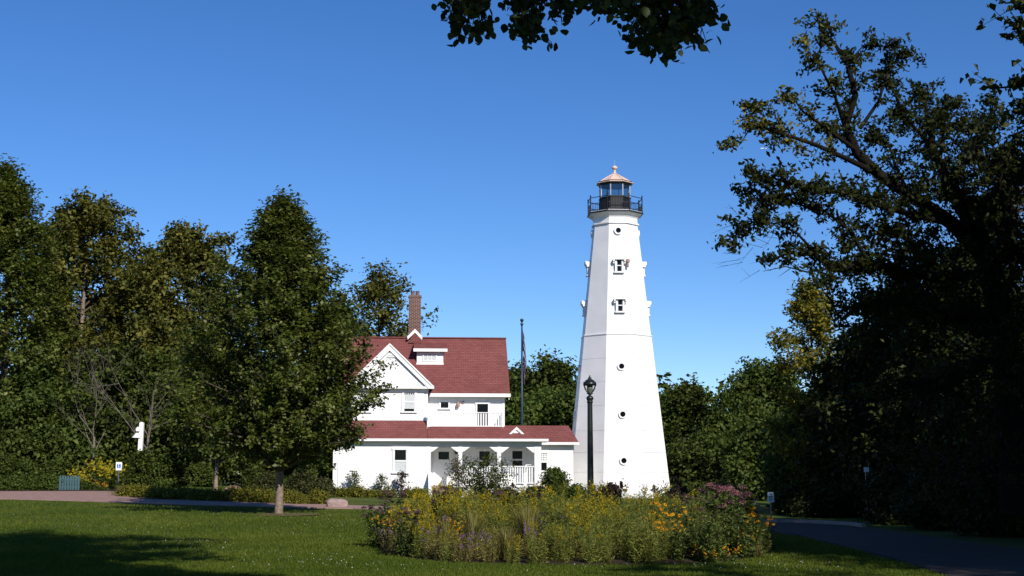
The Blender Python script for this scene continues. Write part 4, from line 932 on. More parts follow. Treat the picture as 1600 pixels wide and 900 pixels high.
def corner():
    b0 = np.array([9.6, 12.0, -.05]); o = thing('corner_tree', 'tree at the right whose dark leafy twigs reach into the top right corner', 'tree', tuple(b0))
    rng = np.random.default_rng(19); mb = MB(); S0, S1, segs = [], [], []
    def W(px, py, Y): p = P(px, py, Y); return np.array(p) - b0
    mb.tube([(0, 0, -.2), (0, 0, .4), (.1, 0, 3), (.2, .1, 6), (.1, .1, 9), (0, .2, 11)], [.34, .26, .22, .17, .1, .03], 10)
    for z0, tips in ((4.2, [(1690, 60, 13), (1620, 70, 14), (1575, 35, 14)]), (3.8, [(1700, 120, 13), (1630, 130, 14), (1555, 138, 14)]), (4.6, [(1690, 0, 13), (1610, 0, 14), (1570, 5, 14)]), (3.8, [(1700, 150, 13), (1620, 150, 14), (1592, 160, 14)])):
        A = [np.array([.1, 0, z0])] + [W(*q) for q in tips]; A.insert(1, (A[0] + A[1]) / 2 + np.array([.1, .1, .45])); mb.tube([tuple(a) for a in A], list(np.linspace(.05, .008, len(A))), 6, cap=False)
        for s in rng.uniform(.45, 1, 20):
            d = s * (len(A) - 1); i = min(int(d), len(A) - 2); p = A[i] + (A[i + 1] - A[i]) * (d - i); q = rng.normal(size=3) * .16; S0.append(p); S1.append(p + q); segs.append((p, p + q, .006, .002))
    for i in range(30):
        a = i * 2.4; z = 5.8 + 5.5 * i / 30; r = 2.6 * math.sin(min(1, (12 - z) / 4) * PI / 2); st = np.array([.1, .1, z - .8]); tip = np.array([1 + math.cos(a) * r, math.sin(a) * r - .5, z])
        mb.tube([tuple(st), tuple(tip)], [.05, .01], 5, cap=False)
        for s in rng.uniform(.3, 1, 8): p = st + (tip - st) * s; q = rng.normal(size=3) * .4; S0.append(p); S1.append(p + q); segs.append((p, p + q, .008, .003))
    nb = 80; V, Q, t = leaves_on(np.array(S0[nb:]), np.array(S1[nb:]), 6000, .1, .12, rng, .2, None, 0, .7)
    Va, Qa, ta = leaves_on(np.array(S0[:nb]), np.array(S1[:nb]), 850, .035, .085, rng, .2, None, 0, .7); Q = np.concatenate([Q, Qa + len(V)]); V = np.concatenate([V, Va]); t = np.r_[t, ta]
    inst(np_mesh('crown', V, Q, M['l_shade'], t), 'crown', o); V2, F2 = tubes_np(segs, 3); mb.add(V2.tolist(), F2.tolist()); mb.build('trunk', M['barkdark'], o, True)
corner()
# dead tree behind the bell post
def dead(px, Y, top, seed, lb):
    x = (px - 800) / F * Y; z = tz(x, Y); H = P(px, top, Y).z - z; o = thing('dead_tree', lb, 'tree', (x, Y, z - .05), 0)
    rng = random.Random(seed); mb = MB()
    def grow(p, d, L, r, lv, sub):
        pts = [p]; q = p
        for i in range(4): d = (d + Vector((rng.gauss(0, .12), rng.gauss(0, .12), rng.gauss(.02, .08)))).normalized(); q = q + d * L / 4; pts.append(q)
        sub.tube(pts, [r, r * .85, r * .7, r * .55, r * .4], 5, cap=False)
        if lv:
            for i in range(3 if lv > 1 else 4):
                k = rng.randint(1, 4); nd = (d + Vector((rng.gauss(0, .6), rng.gauss(0, .4), rng.gauss(.1, .3)))).normalized(); grow(pts[k], nd, L * rng.uniform(.5, .75), r * .5, lv - 1, sub)
    cr = MB()
    mb.tube([(0, 0, -.1), (.05, 0, H * .2), (0, .05, H * .4)], [.12, .09, .07], 7)
    for i in range(4): grow(Vector((0, .03, H * (.25 + .05 * i))), Vector((rng.gauss(0, .35), rng.gauss(0, .2), 1)).normalized(), H * .45, .042, 3, cr)
    mb.build('trunk', M['deadwood'], o, True); cr.build('branch', M['deadwood'], o, True)
dead(234, 88, 555, 3, 'bare dead tree with pale grey branches behind the white bell post')
dead(150, 98, 570, 8, 'bare dead branches under the tall oak, left of the bell post')

# ================================================================== GARDEN PLANTS
class LB:                    # leaf collector
    def __init__(s): s.V, s.Q, s.T, s.n = [], [], [], 0
    def add(s, V, Q, T): s.V.append(V); s.Q.append(Q + s.n); s.T.append(T); s.n += len(V)
    def mesh(s, name, m): return None if not s.V else np_mesh(name, np.concatenate(s.V), np.concatenate(s.Q), M[m], np.concatenate(s.T))
def stems(rng, n, h0, h1, r, bend=.25):
    out = []
    for _ in range(n):
        a = rng.random() * 6.28; q = r * math.sqrt(rng.random()); h = rng.uniform(h0, h1); b = np.array([math.cos(a) * q, math.sin(a) * q, 0])
        d = np.array([math.cos(a), math.sin(a), 0]) * bend * h * rng.random() + rng.normal(size=3) * .04; d[2] = 0
        t = np.linspace(0, 1, 6)[:, None]; out.append(b + d * t ** 1.7 + np.array([0, 0, h]) * t)
    return out
def on_stem(st, s):
    x = s * (len(st) - 1); i = np.minimum(x.astype(int), len(st) - 2); return st[i] + (st[i + 1] - st[i]) * (x - i)[:, None]
def stem_leaves(lb, rng, sts, per, size, aspect, up=.3, lo=.03, hi=.97, off=.5, taper=.5):
    for st in sts:
        s = rng.uniform(lo, hi, per); p = on_stem(st, s); a = rng.random(per) * 6.28
        ax = np.stack([np.cos(a), np.sin(a), np.full(per, up)], 1); sz = size * (1 - taper * s)
        lb.add(*leaf_quads(p + ax * (sz * off)[:, None], sz, rng, .5, None, aspect, None, ax * 1.6))
def stem_mesh(sts, r=.006):
    mb = MB()
    for st in sts: mb.tube([tuple(p) for p in st], list(np.linspace(r, r * .4, len(st))), 3, cap=False)
    return mb
def daisies(rng, pts, r, face=(0, -.7, .6)):
    pet, cen = LB(), MB(); 
    for p in pts:
        nrm = norm((np.array(face) + rng.normal(size=3) * .35)[None])[0]; u = norm(np.cross(nrm, [0, 0, 1.])[None])[0]; v = np.cross(nrm, u); k = 9; rr = r * rng.uniform(.75, 1.15)
        V = []; 
        for j in range(k):
            a = 2 * PI * j / k; d = u * math.cos(a) + v * math.sin(a); w = u * -math.sin(a) + v * math.cos(a)
            V += [p + d * rr * .2, p + d * rr * .65 + w * rr * .24 - nrm * rr * .1, p + d * rr - nrm * rr * .22, p + d * rr * .65 - w * rr * .24 - nrm * rr * .1]
        pet.add(np.array(V), np.arange(4 * k).reshape(k, 4), np.full(4 * k, rng.random()))
        q = [tuple(p + nrm * rr * .02 + (u * math.cos(2 * PI * j / 6) + v * math.sin(2 * PI * j / 6)) * rr * .24) for j in range(6)]
        cen.add(q + [tuple(p + nrm * rr * .28)], [(j, (j + 1) % 6, 6) for j in range(6)])
    return pet, cen
def proto(parts):
    return parts
def plume(lb, rng, p, d, L, n, w, size):
    t = rng.random(n); c = p + d * (t * L)[:, None] + rng.normal(size=(n, 3)) * (w * (1.1 - t))[:, None]
    lb.add(*leaf_quads(c, np.full(n, size), rng, .3, None, .8))
M['centre'] = mat('brown_flower_centre', (.03, .014, .006), .9, .1)
M['stem'] = mat('green_stem', (.06, .08, .02), .7, .2)
M['drystem'] = mat('dry_stem', (.16, .12, .06), .8, .1)
def make_plant(kind, seed):
    rng = np.random.default_rng(seed); lb = LB(); fl = LB(); out = []
    if kind in ('goldenrod', 'tall_greens'):
        sts = stems(rng, 13, .8, 1.25, .24, .14); stem_leaves(lb, rng, sts, 52, .16, .17, .7, .02, .98)
        for st in sts:
            if rng.random() < (.55 if kind == 'goldenrod' else .06):
                for _ in range(7):
                    d = norm((rng.normal(size=3) * .45 + np.array([0, 0, .9]))[None])[0]; plume(fl, rng, st[-1] - np.array([0, 0, rng.uniform(0, .16)]), d, .14, 11, .016, .026)
        out = [('foliage', lb.mesh('foliage', 'l_perennial' if kind == 'goldenrod' else 'l_perennial')), ('stem', stem_mesh(sts).mesh('stem', M['stem'])), ('bloom', fl.mesh('bloom', 'f_gold'))]
    elif kind == 'daisy_clump':
        sts = stems(rng, 20, .45, .95, .26, .35); stem_leaves(lb, rng, sts, 16, .15, .42, .3, .02, .8)
        pts = [st[-1] for st in sts] + [on_stem(st, np.array([.85]))[0] + rng.normal(size=3) * .08 for st in sts]
        pet, cen = daisies(rng, pts, .038); out = [('foliage', lb.mesh('foliage', 'l_peren3')), ('stem', stem_mesh(sts, .004).mesh('stem', M['stem'])), ('petal', pet.mesh('petal', 'f_orange')), ('flower_centre', cen.mesh('flower_centre', M['centre']))]
    elif kind == 'fine_daisy':
        sts = stems(rng, 26, .4, 1.0, .26, .3); stem_leaves(lb, rng, sts, 16, .10, .35, .3, .02, .85)
        pts = [on_stem(st, np.array([s]))[0] + rng.normal(size=3) * .06 for st in sts for s in (.98, .9, .78, .62)]
        pet, cen = daisies(rng, pts, .030); out = [('foliage', lb.mesh('foliage', 'l_perennial')), ('stem', stem_mesh(sts, .004).mesh('stem', M['stem'])), ('petal', pet.mesh('petal', 'f_orange')), ('flower_centre', cen.mesh('flower_centre', M['centre']))]
    elif kind in ('pink_dome', 'mauve_dome', 'broad_leaf'):
        sts = stems(rng, 9, 1.05, 1.5, .22, .16); stem_leaves(lb, rng, sts, 46, .20, .33, .15, .04, .95, taper=.3)
        for st in sts:
            if kind == 'broad_leaf' and len(fl.V): break
            R = rng.uniform(.08, .15) if kind != 'broad_leaf' else .03; n = 150; d = norm(rng.normal(size=(n, 3))); d[:, 2] = np.abs(d[:, 2]) * .8
            fl.add(*leaf_quads(st[-1] + d * (R * (.6 + .4 * rng.random(n)))[:, None], np.full(n, .032), rng, .2, d * 1.5, .8))
        out = [('foliage', lb.mesh('foliage', 'l_peren3')), ('stem', stem_mesh(sts, .008).mesh('stem', M['stem'])), ('bloom', fl.mesh('bloom', 'f_pink' if kind == 'pink_dome' else 'f_mauve'))]
    elif kind == 'aster':
        sts = stems(rng, 26, .45, .9, .28, .4); stem_leaves(lb, rng, sts, 24, .085, .34, .3, .02, .95)
        for st in sts:
            if rng.random() < .55: plume(fl, rng, st[-1], np.array([0, 0, 1.]), .03, 12, .03, .026)
        out = [('foliage', lb.mesh('foliage', 'l_peren2')), ('stem', stem_mesh(sts, .004).mesh('stem', M['drystem'])), ('bloom', fl.mesh('bloom', 'f_purple'))]
    elif kind == 'blazing_star':
        sts = stems(rng, 5, .6, .95, .14, .12); stem_leaves(lb, rng, sts, 40, .13, .14, .6, .02, .7)
        for st in sts: plume(fl, rng, on_stem(st, np.array([.7]))[0], np.array([0, 0, 1.]), .28, 60, .016, .03)
        out = [('foliage', lb.mesh('foliage', 'l_perennial')), ('stem', stem_mesh(sts, .005).mesh('stem', M['stem'])), ('bloom', fl.mesh('bloom', 'f_purple'))]
    elif kind == 'seed_head':
        sts = stems(rng, 5, 1.25, 1.6, .14, .12); stem_leaves(lb, rng, sts, 26, .17, .4, -.4, .25, 1.0, taper=.1)
        for st in sts: plume(lb, rng, st[-1] + np.array([0, 0, -.1]), np.array([0, 0, 1.]), .18, 26, .08, .10)
        out = [('foliage', lb.mesh('foliage', 'l_seed')), ('stem', stem_mesh(sts, .007).mesh('stem', M['drystem']))]
    elif kind == 'leafy_mound':
        sts = stems(rng, 30, .3, .8, .3, .45); stem_leaves(lb, rng, sts, 20, .11, .4, .2, .03, 1)
        for st in sts[:6]: plume(fl, rng, st[-1], np.array([0, 0, 1.]), .05, 12, .03, .024)
        out = [('foliage', lb.mesh('foliage', 'l_peren2')), ('stem', stem_mesh(sts, .004).mesh('stem', M['drystem'])), ('bloom', fl.mesh('bloom', 'f_gold'))]
    elif kind == 'grass_tuft':
        n = 260; a = rng.random(n) * 6.28; h = rng.uniform(.6, 1.15, n); r = rng.random(n) * .14; b = np.stack([np.cos(a) * r, np.sin(a) * r, 0 * a], 1); lean = rng.uniform(.1, .4, n) * h
        tip = b + np.stack([np.cos(a) * lean, np.sin(a) * lean, h], 1); mid = b + np.stack([np.cos(a) * lean * .3, np.sin(a) * lean * .3, h * .6], 1); wd = np.stack([-np.sin(a), np.cos(a), 0 * a], 1) * .007
        V = np.stack([b - wd, b + wd, mid + wd, mid - wd, tip, tip], 1).reshape(-1, 3); k = np.arange(n)[:, None] * 6
        Q = np.concatenate([k + np.array([[0, 1, 2, 3]]), k + np.array([[3, 2, 4, 5]])]); lb.add(V, Q, np.repeat(rng.random(n), 6))
        out = [('foliage', lb.mesh('foliage', 'l_peren2'))]
    elif kind == 'tall_daisy':
        sts = stems(rng, 24, 1.0, 1.9, .45, .25); stem_leaves(lb, rng, sts, 26, .22, .35, .3, .02, .95, taper=.3)
        pts = [on_stem(st, np.array([s]))[0] + rng.normal(size=3) * .12 for st in sts for s in (1, .93, .85)]
        pet, cen = daisies(rng, pts, .085); out = [('foliage', lb.mesh('foliage', 'l_mid')), ('stem', stem_mesh(sts, .008).mesh('stem', M['stem'])), ('petal', pet.mesh('petal', 'f_gold')), ('flower_centre', cen.mesh('flower_centre', M['centre']))]
    return out
PK = {'goldenrod': ('goldenrod', 'narrow leaved plant with yellow plumes in the flower bed'),
      'tall_greens': ('meadow_plant', 'tall green stems hardly in bloom in the flower bed'),
      'daisy_clump': ('orange_daisy', 'green clump of orange daisies in the flower bed'),
      'fine_daisy': ('small_daisy', 'fine clump of small golden daisies in the flower bed'),
      'pink_dome': ('pink_weed', 'tall plant with domed pink heads in the flower bed'),
      'broad_leaf': ('broad_leaved_plant', 'broad leaved deep green plant in the flower bed'),
      'mauve_dome': ('mauve_weed', 'plant with faded mauve brown heads in the flower bed'),
      'aster': ('aster', 'olive clump with tiny purple flowers in the flower bed'),
      'blazing_star': ('blazing_star', 'plant with upright purple spikes in the flower bed'),
      'seed_head': ('seed_plant', 'withered plant with dark drooping leaves in the flower bed'),
      'leafy_mound': ('leafy_plant', 'low olive green leafy mound in the flower bed'),
      'grass_tuft': ('ornamental_grass', 'tuft of thin upright grass in the flower bed')}
PROTO = {}
def plant(kind, x, y, s=1.0, label=None, group='plants of the flower bed', name=None, sz=None):
    v = random.randint(0, 2); key = (kind, v)
    if label is None and kind in PK:
        px = 800 + F * x / y
        zone = ('front ' if y < BY - BRY * .35 else 'back ') + ('left' if px < 720 else 'centre left' if px < 850 else 'centre' if px < 950 else 'centre right' if px < 1070 else 'right')
        label = PK[kind][1].replace('in the flower bed', 'in the ' + zone + ' of the flower bed')
    nm, lb = PK.get(kind, (kind, None)); nm = name or nm
    if key not in PROTO: PROTO[key] = make_plant(kind, 100 + v + 7 * len(PROTO))
    o = thing(nm, label or lb, 'plant', (x, y, tz(x, y) - .02), random.random() * 6.28 if 'daisy' not in kind else random.uniform(-.6, .6), group)
    o.scale = (s, s, s * (sz or 1) * random.uniform(.88, 1.1)); o.rotation_euler.x = random.gauss(0, .09); o.rotation_euler.y = random.gauss(0, .09)
    for pn, me in PROTO[key]:
        if me is None: continue
        q = inst(me, pn, o)
        q['kind'] = 'stuff'
    return o
# the bed itself: bare soil under the plants
BX, BY, BRX, BRY = 1.38, 32.8, 4.35, 6.3
sb = MB(); ns_ = 48; vs = [(BX, BY, tz(BX, BY) + .10)]
for rr, h in ((.6, .10), (.9, .07), (1.0, .0), (1.005, -.08)):
    for j in range(ns_):
        a = 2 * PI * j / ns_; x = BX + BRX * rr * math.cos(a); y = BY + BRY * rr * math.sin(a); vs.append((x, y, tz(x, y) + h))
fs = [(0, 1 + j, 1 + (j + 1) % ns_) for j in range(ns_)] + [(1 + i * ns_ + j, 1 + (i + 1) * ns_ + j, 1 + (i + 1) * ns_ + (j + 1) % ns_, 1 + i * ns_ + (j + 1) % ns_) for i in range(3) for j in range(ns_)]
sb.add(vs, fs); o = sb.build('flower_bed_soil', M['soil']); o['kind'] = 'structure'
rnd = random.Random(12)
yy = BY - BRY; row = 0
while yy < BY + BRY * .55:
    hw = BRX * math.sqrt(max(0, 1 - ((yy - BY) / BRY) ** 2)); xx = BX - hw + .1 + (row % 2) * .25
    while xx < BX + hw:
        x = xx + rnd.uniform(-.14, .14); y = yy + rnd.uniform(-.14, .14); px = 800 + F * x / y
        e = math.hypot((x - BX) / BRX, (y - BY) / BRY); edge = (1 - e); front = y < BY - BRY * .55
        q = rnd.random(); s = rnd.uniform(.82, 1.08)
        if px < 690: k = 'fine_daisy' if q < .05 else 'goldenrod' if q < .38 else 'mauve_dome' if q < .46 and not front else 'aster' if q < .68 else 'tall_greens' if q < .8 else 'leafy_mound'
        elif px < 850 and y > BY - 1.5: k = 'goldenrod' if q < .5 else 'tall_greens' if q < .68 else 'mauve_dome' if q < .78 else 'tall_greens' if q < .95 else 'fine_daisy'
        elif px < 850: k = 'aster' if q < .24 else 'leafy_mound' if q < .62 else 'goldenrod' if q < .78 else 'fine_daisy' if q < .80 else 'tall_greens' if q < .95 else 'grass_tuft'
        elif px < 950: k = 'goldenrod' if q < (.42 if px < 905 else .2) else 'tall_greens' if q < .88 else 'leafy_mound'
        elif px < 1045: k = 'tall_greens' if q < .80 else 'goldenrod' if q < .86 else 'leafy_mound'
        elif px < 1165: k = 'broad_leaf' if q < .66 or front else 'mauve_dome' if q < .86 else 'tall_greens' if q < .93 else 'leafy_mound'
        else: k = 'leafy_mound' if q < .4 else 'fine_daisy' if q < .55 else 'broad_leaf'
        if 690 < px < 850 and y < BY - 1.5: s *= .88
        if k in ('pink_dome', 'mauve_dome', 'broad_leaf'): s *= .80
        if edge < .12 or front: s *= .80 if k not in ('pink_dome', 'broad_leaf') else .68
        s *= rnd.uniform(.78, 1.12)
        if y > BY - BRY * .3 and k not in ('leafy_mound', 'aster'): s *= 1.15 if px < 700 or px > 1050 else 1.05
        plant(k, x, y, s)
        xx += .45
    yy += .5; row += 1
for px, py, k, s in [(1028, 876, 'daisy_clump', .95), (1046, 874, 'daisy_clump', .88), (1038, 868, 'daisy_clump', 1.12), (1110, 881, 'daisy_clump', .36), (1140, 880, 'daisy_clump', .42), (1092, 879, 'daisy_clump', .45), (1183, 866, 'daisy_clump', .95), (1192, 860, 'daisy_clump', 1.0), (1172, 870, 'daisy_clump', .6),
                     (828, 874, 'blazing_star', .8), (846, 868, 'blazing_star', .75), (758, 872, 'blazing_star', .6), (642, 862, 'fine_daisy', 1.0), (622, 856, 'fine_daisy', 1.0), (655, 868, 'fine_daisy', .8)]:
    p = G(px, py); plant(k, p.x, p.y, s)
for px, Y, s in [(940, 34, .98), (962, 35, .96), (1036, 36, 1.0), (1046, 34, .95), (826, 35, .86), (812, 36, .88), (842, 36, .84), (800, 35, .82), (1062, 37, 1.02)]:
    plant('seed_head', (px - 800) / F * Y, Y, s)
for px, Y, s in [(1122, 33, .96), (1112, 35, 1.02), (598, 33.5, .82), (612, 35, .86), (1135, 32, .84)]:
    plant('pink_dome' if px > 1111 and px != 1112 or px == 1112 else 'mauve_dome', (px - 800) / F * Y, Y, s)

# yellow flowers by the path at the left
LBL = {0: 'tall green plant with yellow flowers beside the pink path at the left'}
for px, Y, s in [(124, 93, .75), (136, 94, .95), (148, 93, 1.05), (160, 95, 1.0), (172, 93, .9), (182, 94.5, 1.1), (205, 93, .7), (212, 94, .6), (141, 91.5, .6)]:
    Y = G(px, 766).y + (Y - 92) * .8 + .6; plant('tall_daisy', (px - 800) / F * Y, Y, s * .9, LBL[0], 'yellow flowers beside the pink path', 'sunflower')
for px, Y, s in [(157, 90.5, .62), (164, 90.5, .62), (171, 90.5, .55), (203, 90.5, .6)]:
    Y = G(px, 767).y + .2; plant('daisy_clump', (px - 800) / F * Y, Y, s * .95, 'low orange flowers at the edge of the pink path', 'orange flowers beside the pink path', 'orange_flower')

ORD12 = ['leftmost', 'second from the left', 'third from the left', 'fourth from the left', 'fifth from the left', 'sixth from the left', 'sixth from the right', 'fifth from the right', 'fourth from the right', 'third from the right', 'second from the right', 'rightmost']
ORD7 = ORD12[:4] + ORD12[9:]
# shrubs
def shrub(name, label, px, Y, top, width, lm, seed, group=None, nl=7000, leaf=.12, lump=.2, prof=BUSH, spread=.12, twl=.4, **k):
    kw = dict(nl=nl, nlimb=40, tw=7, leaf=leaf, first=.02, twl=twl, spread=spread, tr=.04, lump=lump, seed=seed); kw.update(k)
    return tree(name, label, 'shrub', px, Y, top, width, prof, lm, 'bark', group, **kw)
shrub('round_shrub', 'dark rounded shrub right of the garden path', 400, 88, 731, 50, 'l_dark', 201)
shrub('round_shrub', 'smaller dark clipped shrub left of the maple trunk', 424, 86, 741, 36, 'l_hedge', 202)
shrub('round_shrub', 'small green shrub just right of the maple trunk', 449, 86, 750, 22, 'l_mid', 203)
shrub('round_shrub', 'large clipped olive round shrub between the maple trunk and the house', 474, 84, 736, 38, 'l_hedge', 204, lump=.08)
shrub('box_shrub', 'low boxy clipped dark shrub beside the left corner of the house', 507, 84, 752, 32, 'l_hedge', 205, lump=.08)
shrub('leafy_shrub', 'bright green shrub showing above the clipped round one', 490, 92, 728, 50, 'l_fresh', 206)
for i, (px, py, h, wd) in enumerate([(208, 778, 15, 36), (232, 780, 16, 34), (258, 782, 15, 36), (284, 783, 15, 38), (312, 783.5, 15, 36), (340, 785, 16, 36), (372, 786, 18, 38), (398, 787, 18, 36), (422, 788, 17, 34), (455, 789, 17, 32), (470, 790, 14, 24), (500, 790, 18, 30)]):
    p = G(px, py - 1); 
    if i == 0: proto_c = shrub('groundcover_shrub', 'low spreading yellow green shrub edging the pink path', px, p.y + .6, py - h, wd, 'l_cover', 220, 'low shrubs edging the pink path', nl=3600, leaf=.11, spread=.1); c = proto_c; bw, bh = wd / 2 / F * (p.y + .6), P(px, py - h, p.y + .6).z - tz(p.x, p.y)
    else:
        c = copy_tree(proto_c); y = p.y + .6; x = (px - 800) / F * y; c.location = (x, y, tz(x, y) - .05); c.rotation_euler.z = i * 1.3
        s = wd / 2 / F * y / bw; c.scale = (s, s, (P(px, py - h, y).z - tz(x, y)) / bh)
    c['label'] = ORD12[i] + ' of the low yellow green shrubs edging the pink path'
for i, (px, Y, tp, wd) in enumerate([(528, 84.4, 766, 22), (545, 84.2, 768, 20), (562, 84.2, 770, 22), (582, 84.2, 768, 22), (607, 84.2, 770, 22), (640, 84.2, 768, 22), (657, 84, 771, 22)]):
    if i == 0: pc_ = shrub('foundation_plant', 'low yellow green plant against the foot of the white house wall', px, Y, tp, wd, 'l_cover', 240, 'plants along the house wall', nl=2600, leaf=.10, spread=.09); c = pc_
    else: c = copy_tree(pc_); x = (px - 800) / F * Y; c.location = (x, Y, tz(x, Y) - .05); c.rotation_euler.z = i * 2.1; s = random.uniform(.85, 1.15); c.scale = (s, s, s)
    c['label'] = ORD7[i] + ' of the low plants along the foot of the white house wall'
for px, tp, wd, sd, lb in [(555, 736, 22, 251, 'thin spindly shrub against the white wall left of the ground floor window'), (598, 742, 22, 252, 'thin spindly shrub under the left edge of the ground floor window'), (630, 736, 20, 253, 'thin spindly reddish shrub below the ground floor window')]:
    shrub('spindly_shrub', lb, px, 84.6, tp, wd, 'l_mid' if sd < 253 else 'l_seed', sd, nl=650, leaf=.11, nlimb=16, tw=6, twigs=True, spread=.1, twl=.35, prof=OVAL, lump=.4)
shrub('arching_shrub', 'dark open shrub with arching twigs in front of the porch', 756, 82.2, 712, 88, 'l_dark', 261, nl=3600, leaf=.13, nlimb=46, tw=8, twigs=True, spread=.12, twl=.55, prof=[(0, .3), (.3, .7), (.6, 1), (.85, .95), (1, .6)], lump=.5, rise=1.1)
shrub('brown_shrub', 'thin brownish shrub in front of the porch steps', 716, 82.2, 714, 40, 'l_brown', 262, nl=1000, leaf=.11, nlimb=34, tw=7, twigs=True, spread=.1, twl=.5, prof=[(0, .3), (.3, .6), (.6, .9), (1, .7)], lump=.5, rise=1.4)
shrub('leafy_shrub', 'green bushy shrub under the lattice window of the low wing', 866, 83.5, 732, 46, 'l_mid', 263, nl=6500, leaf=.14, twigs=True, prof=OVAL, lump=.3)
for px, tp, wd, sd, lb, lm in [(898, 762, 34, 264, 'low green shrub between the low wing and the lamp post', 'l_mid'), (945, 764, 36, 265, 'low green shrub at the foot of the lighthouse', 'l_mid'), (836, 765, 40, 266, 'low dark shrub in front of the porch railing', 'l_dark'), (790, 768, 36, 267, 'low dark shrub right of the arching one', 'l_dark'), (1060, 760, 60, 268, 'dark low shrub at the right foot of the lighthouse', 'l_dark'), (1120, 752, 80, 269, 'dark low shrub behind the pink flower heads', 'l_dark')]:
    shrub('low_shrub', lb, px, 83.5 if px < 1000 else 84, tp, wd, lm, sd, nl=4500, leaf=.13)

shrub('dark_shrub', 'dark bushy shrub hiding the foot of the white bell post', 224, 77.5, 706, 44, 'l_dark', 270, nl=6500, leaf=.15, prof=OVAL)
shrub('dark_shrub', 'tall dark shrub between the bell post and the smaller maple', 262, 84, 712, 60, 'l_mid', 271, nl=6500, leaf=.16)
for px, tp, wd, sd, lm, lb in [(10, 712, 70, 272, 'l_dark', 'dark shrub at the very left edge behind the pink path'), (48, 722, 62, 273, 'l_mid', 'green shrub behind the pink path left of the picket fence'), (92, 724, 54, 274, 'l_dark', 'dark shrub just behind the picket fence'), (316, 728, 60, 275, 'l_dark', 'dark low shrub behind the lawn, left of the garden path')]:
    shrub('border_shrub', lb, px, 93.5 if px < 200 else 99, tp, wd, lm, sd, nl=7500, leaf=.17)
for i, (px, tp, wd) in enumerate([(4, 748, 30), (26, 750, 28), (44, 753, 26), (62, 751, 28), (78, 756, 14)]):
    if i == 0: pb = shrub('border_plant', 'leftmost of the low leafy plants bordering the back of the pink path', px, G(px, 767).y + .8, tp, wd, 'l_mid', 280, 'low plants at the back of the pink path', nl=2200, leaf=.12)
    else: c = copy_tree(pb); yb_ = G(px, 767).y + .8; x = (px - 800) / F * yb_; c.location = (x, yb_, tz(x, yb_) - .05); c.rotation_euler.z = 1.7 * i; s = random.uniform(.8, 1.1); c.scale = (s, s, s * random.uniform(.6, 1.15)); c['label'] = (ORD12[:2] + ['middle plant'] + ORD12[10:])[i] + ' of the low leafy plants bordering the back of the pink path'

# ================================================================== STREET FURNITURE
LY = 48.0; LX = (921.5 - 800) / F * LY; LZ = tz(LX, LY)
lamp = thing('street_lamp', 'dark green harp street lamp standing in front of the white lighthouse', 'lamp', (LX, LY, LZ))
lz = lambda py: P(921, py, LY).z - LZ
zt = lz(628)
def lpart(mb, nm, m, par=None, **k): return mb.build(nm, M[m], par or lamp, **k)
lpart(MB().lathe([(.19, -.1), (.19, .14), (.16, .18), (.17, .26), (.135, .34), (.125, .62), (.145, .68), (.12, .74)], 16), 'base', 'post', smooth=False)
lpart(MB().lathe([(.112, .74), (.085, zt - .05), (.085, zt)], 16), 'pole', 'post')
for k in range(0):
    pass
lpart(MB().lathe([(.085, zt - .05), (.10, zt - .02), (.105, zt + .01), (.088, zt + .04), (.115, zt + .09), (.125, zt + .13), (.10, zt + .18), (.05, zt + .21), (.05, zt + .25), (.11, zt + .27), (.10, zt + .30), (.05, zt + .32)], 16), 'capital', 'post', smooth=True)
zy, zc_ = zt + .30, lz(600)
for s in (-1, 1):
    pts = [(0, 0, zy + .02), (s * .09, 0, zy + .05), (s * .155, 0, zy + .14), (s * .198, 0, zy + .30), (s * .208, 0, zc_ - .06), (s * .195, 0, zc_ + .03)]
    lpart(MB().tube(pts, [.045, .034, .026, .021, .019, .025], 8), 'harp_arm', 'post', smooth=True)
lpart(MB().lathe([(.02, zy + .02), (.075, zy + .06), (.05, zy + .1), (.025, zy + .15)], 12), 'harp_boss', 'post', smooth=True)
zg0 = lz(617.5)
lpart(MB().lathe([(.02, zg0), (.045, zg0 + .03), (.078, zg0 + .10), (.098, zg0 + .2), (.105, zc_ - .02)], 16), 'globe', 'glasslamp', smooth=True)
cp = lpart(MB().lathe([(.20, zc_ - .05), (.215, zc_ - .02), (.215, zc_ + .03), (.185, zc_ + .06), (.15, zc_ + .12), (.085, zc_ + .155), (.05, zc_ + .17), (.075, zc_ + .19), (.05, zc_ + .21), (.02, zc_ + .25), (.03, zc_ + .27), (.006, zc_ + .30)], 16), 'lamp_cap', 'post', smooth=True)
kn = MB().lathe([(.012, 0), (.022, .02), (.012, .045), (.004, .06)], 8).mesh('cap_knob', M['post'])
for k in range(8): a = k * PI / 4; inst(kn, 'cap_knob', cp, (math.cos(a) * .195, math.sin(a) * .195, zc_ + .03))

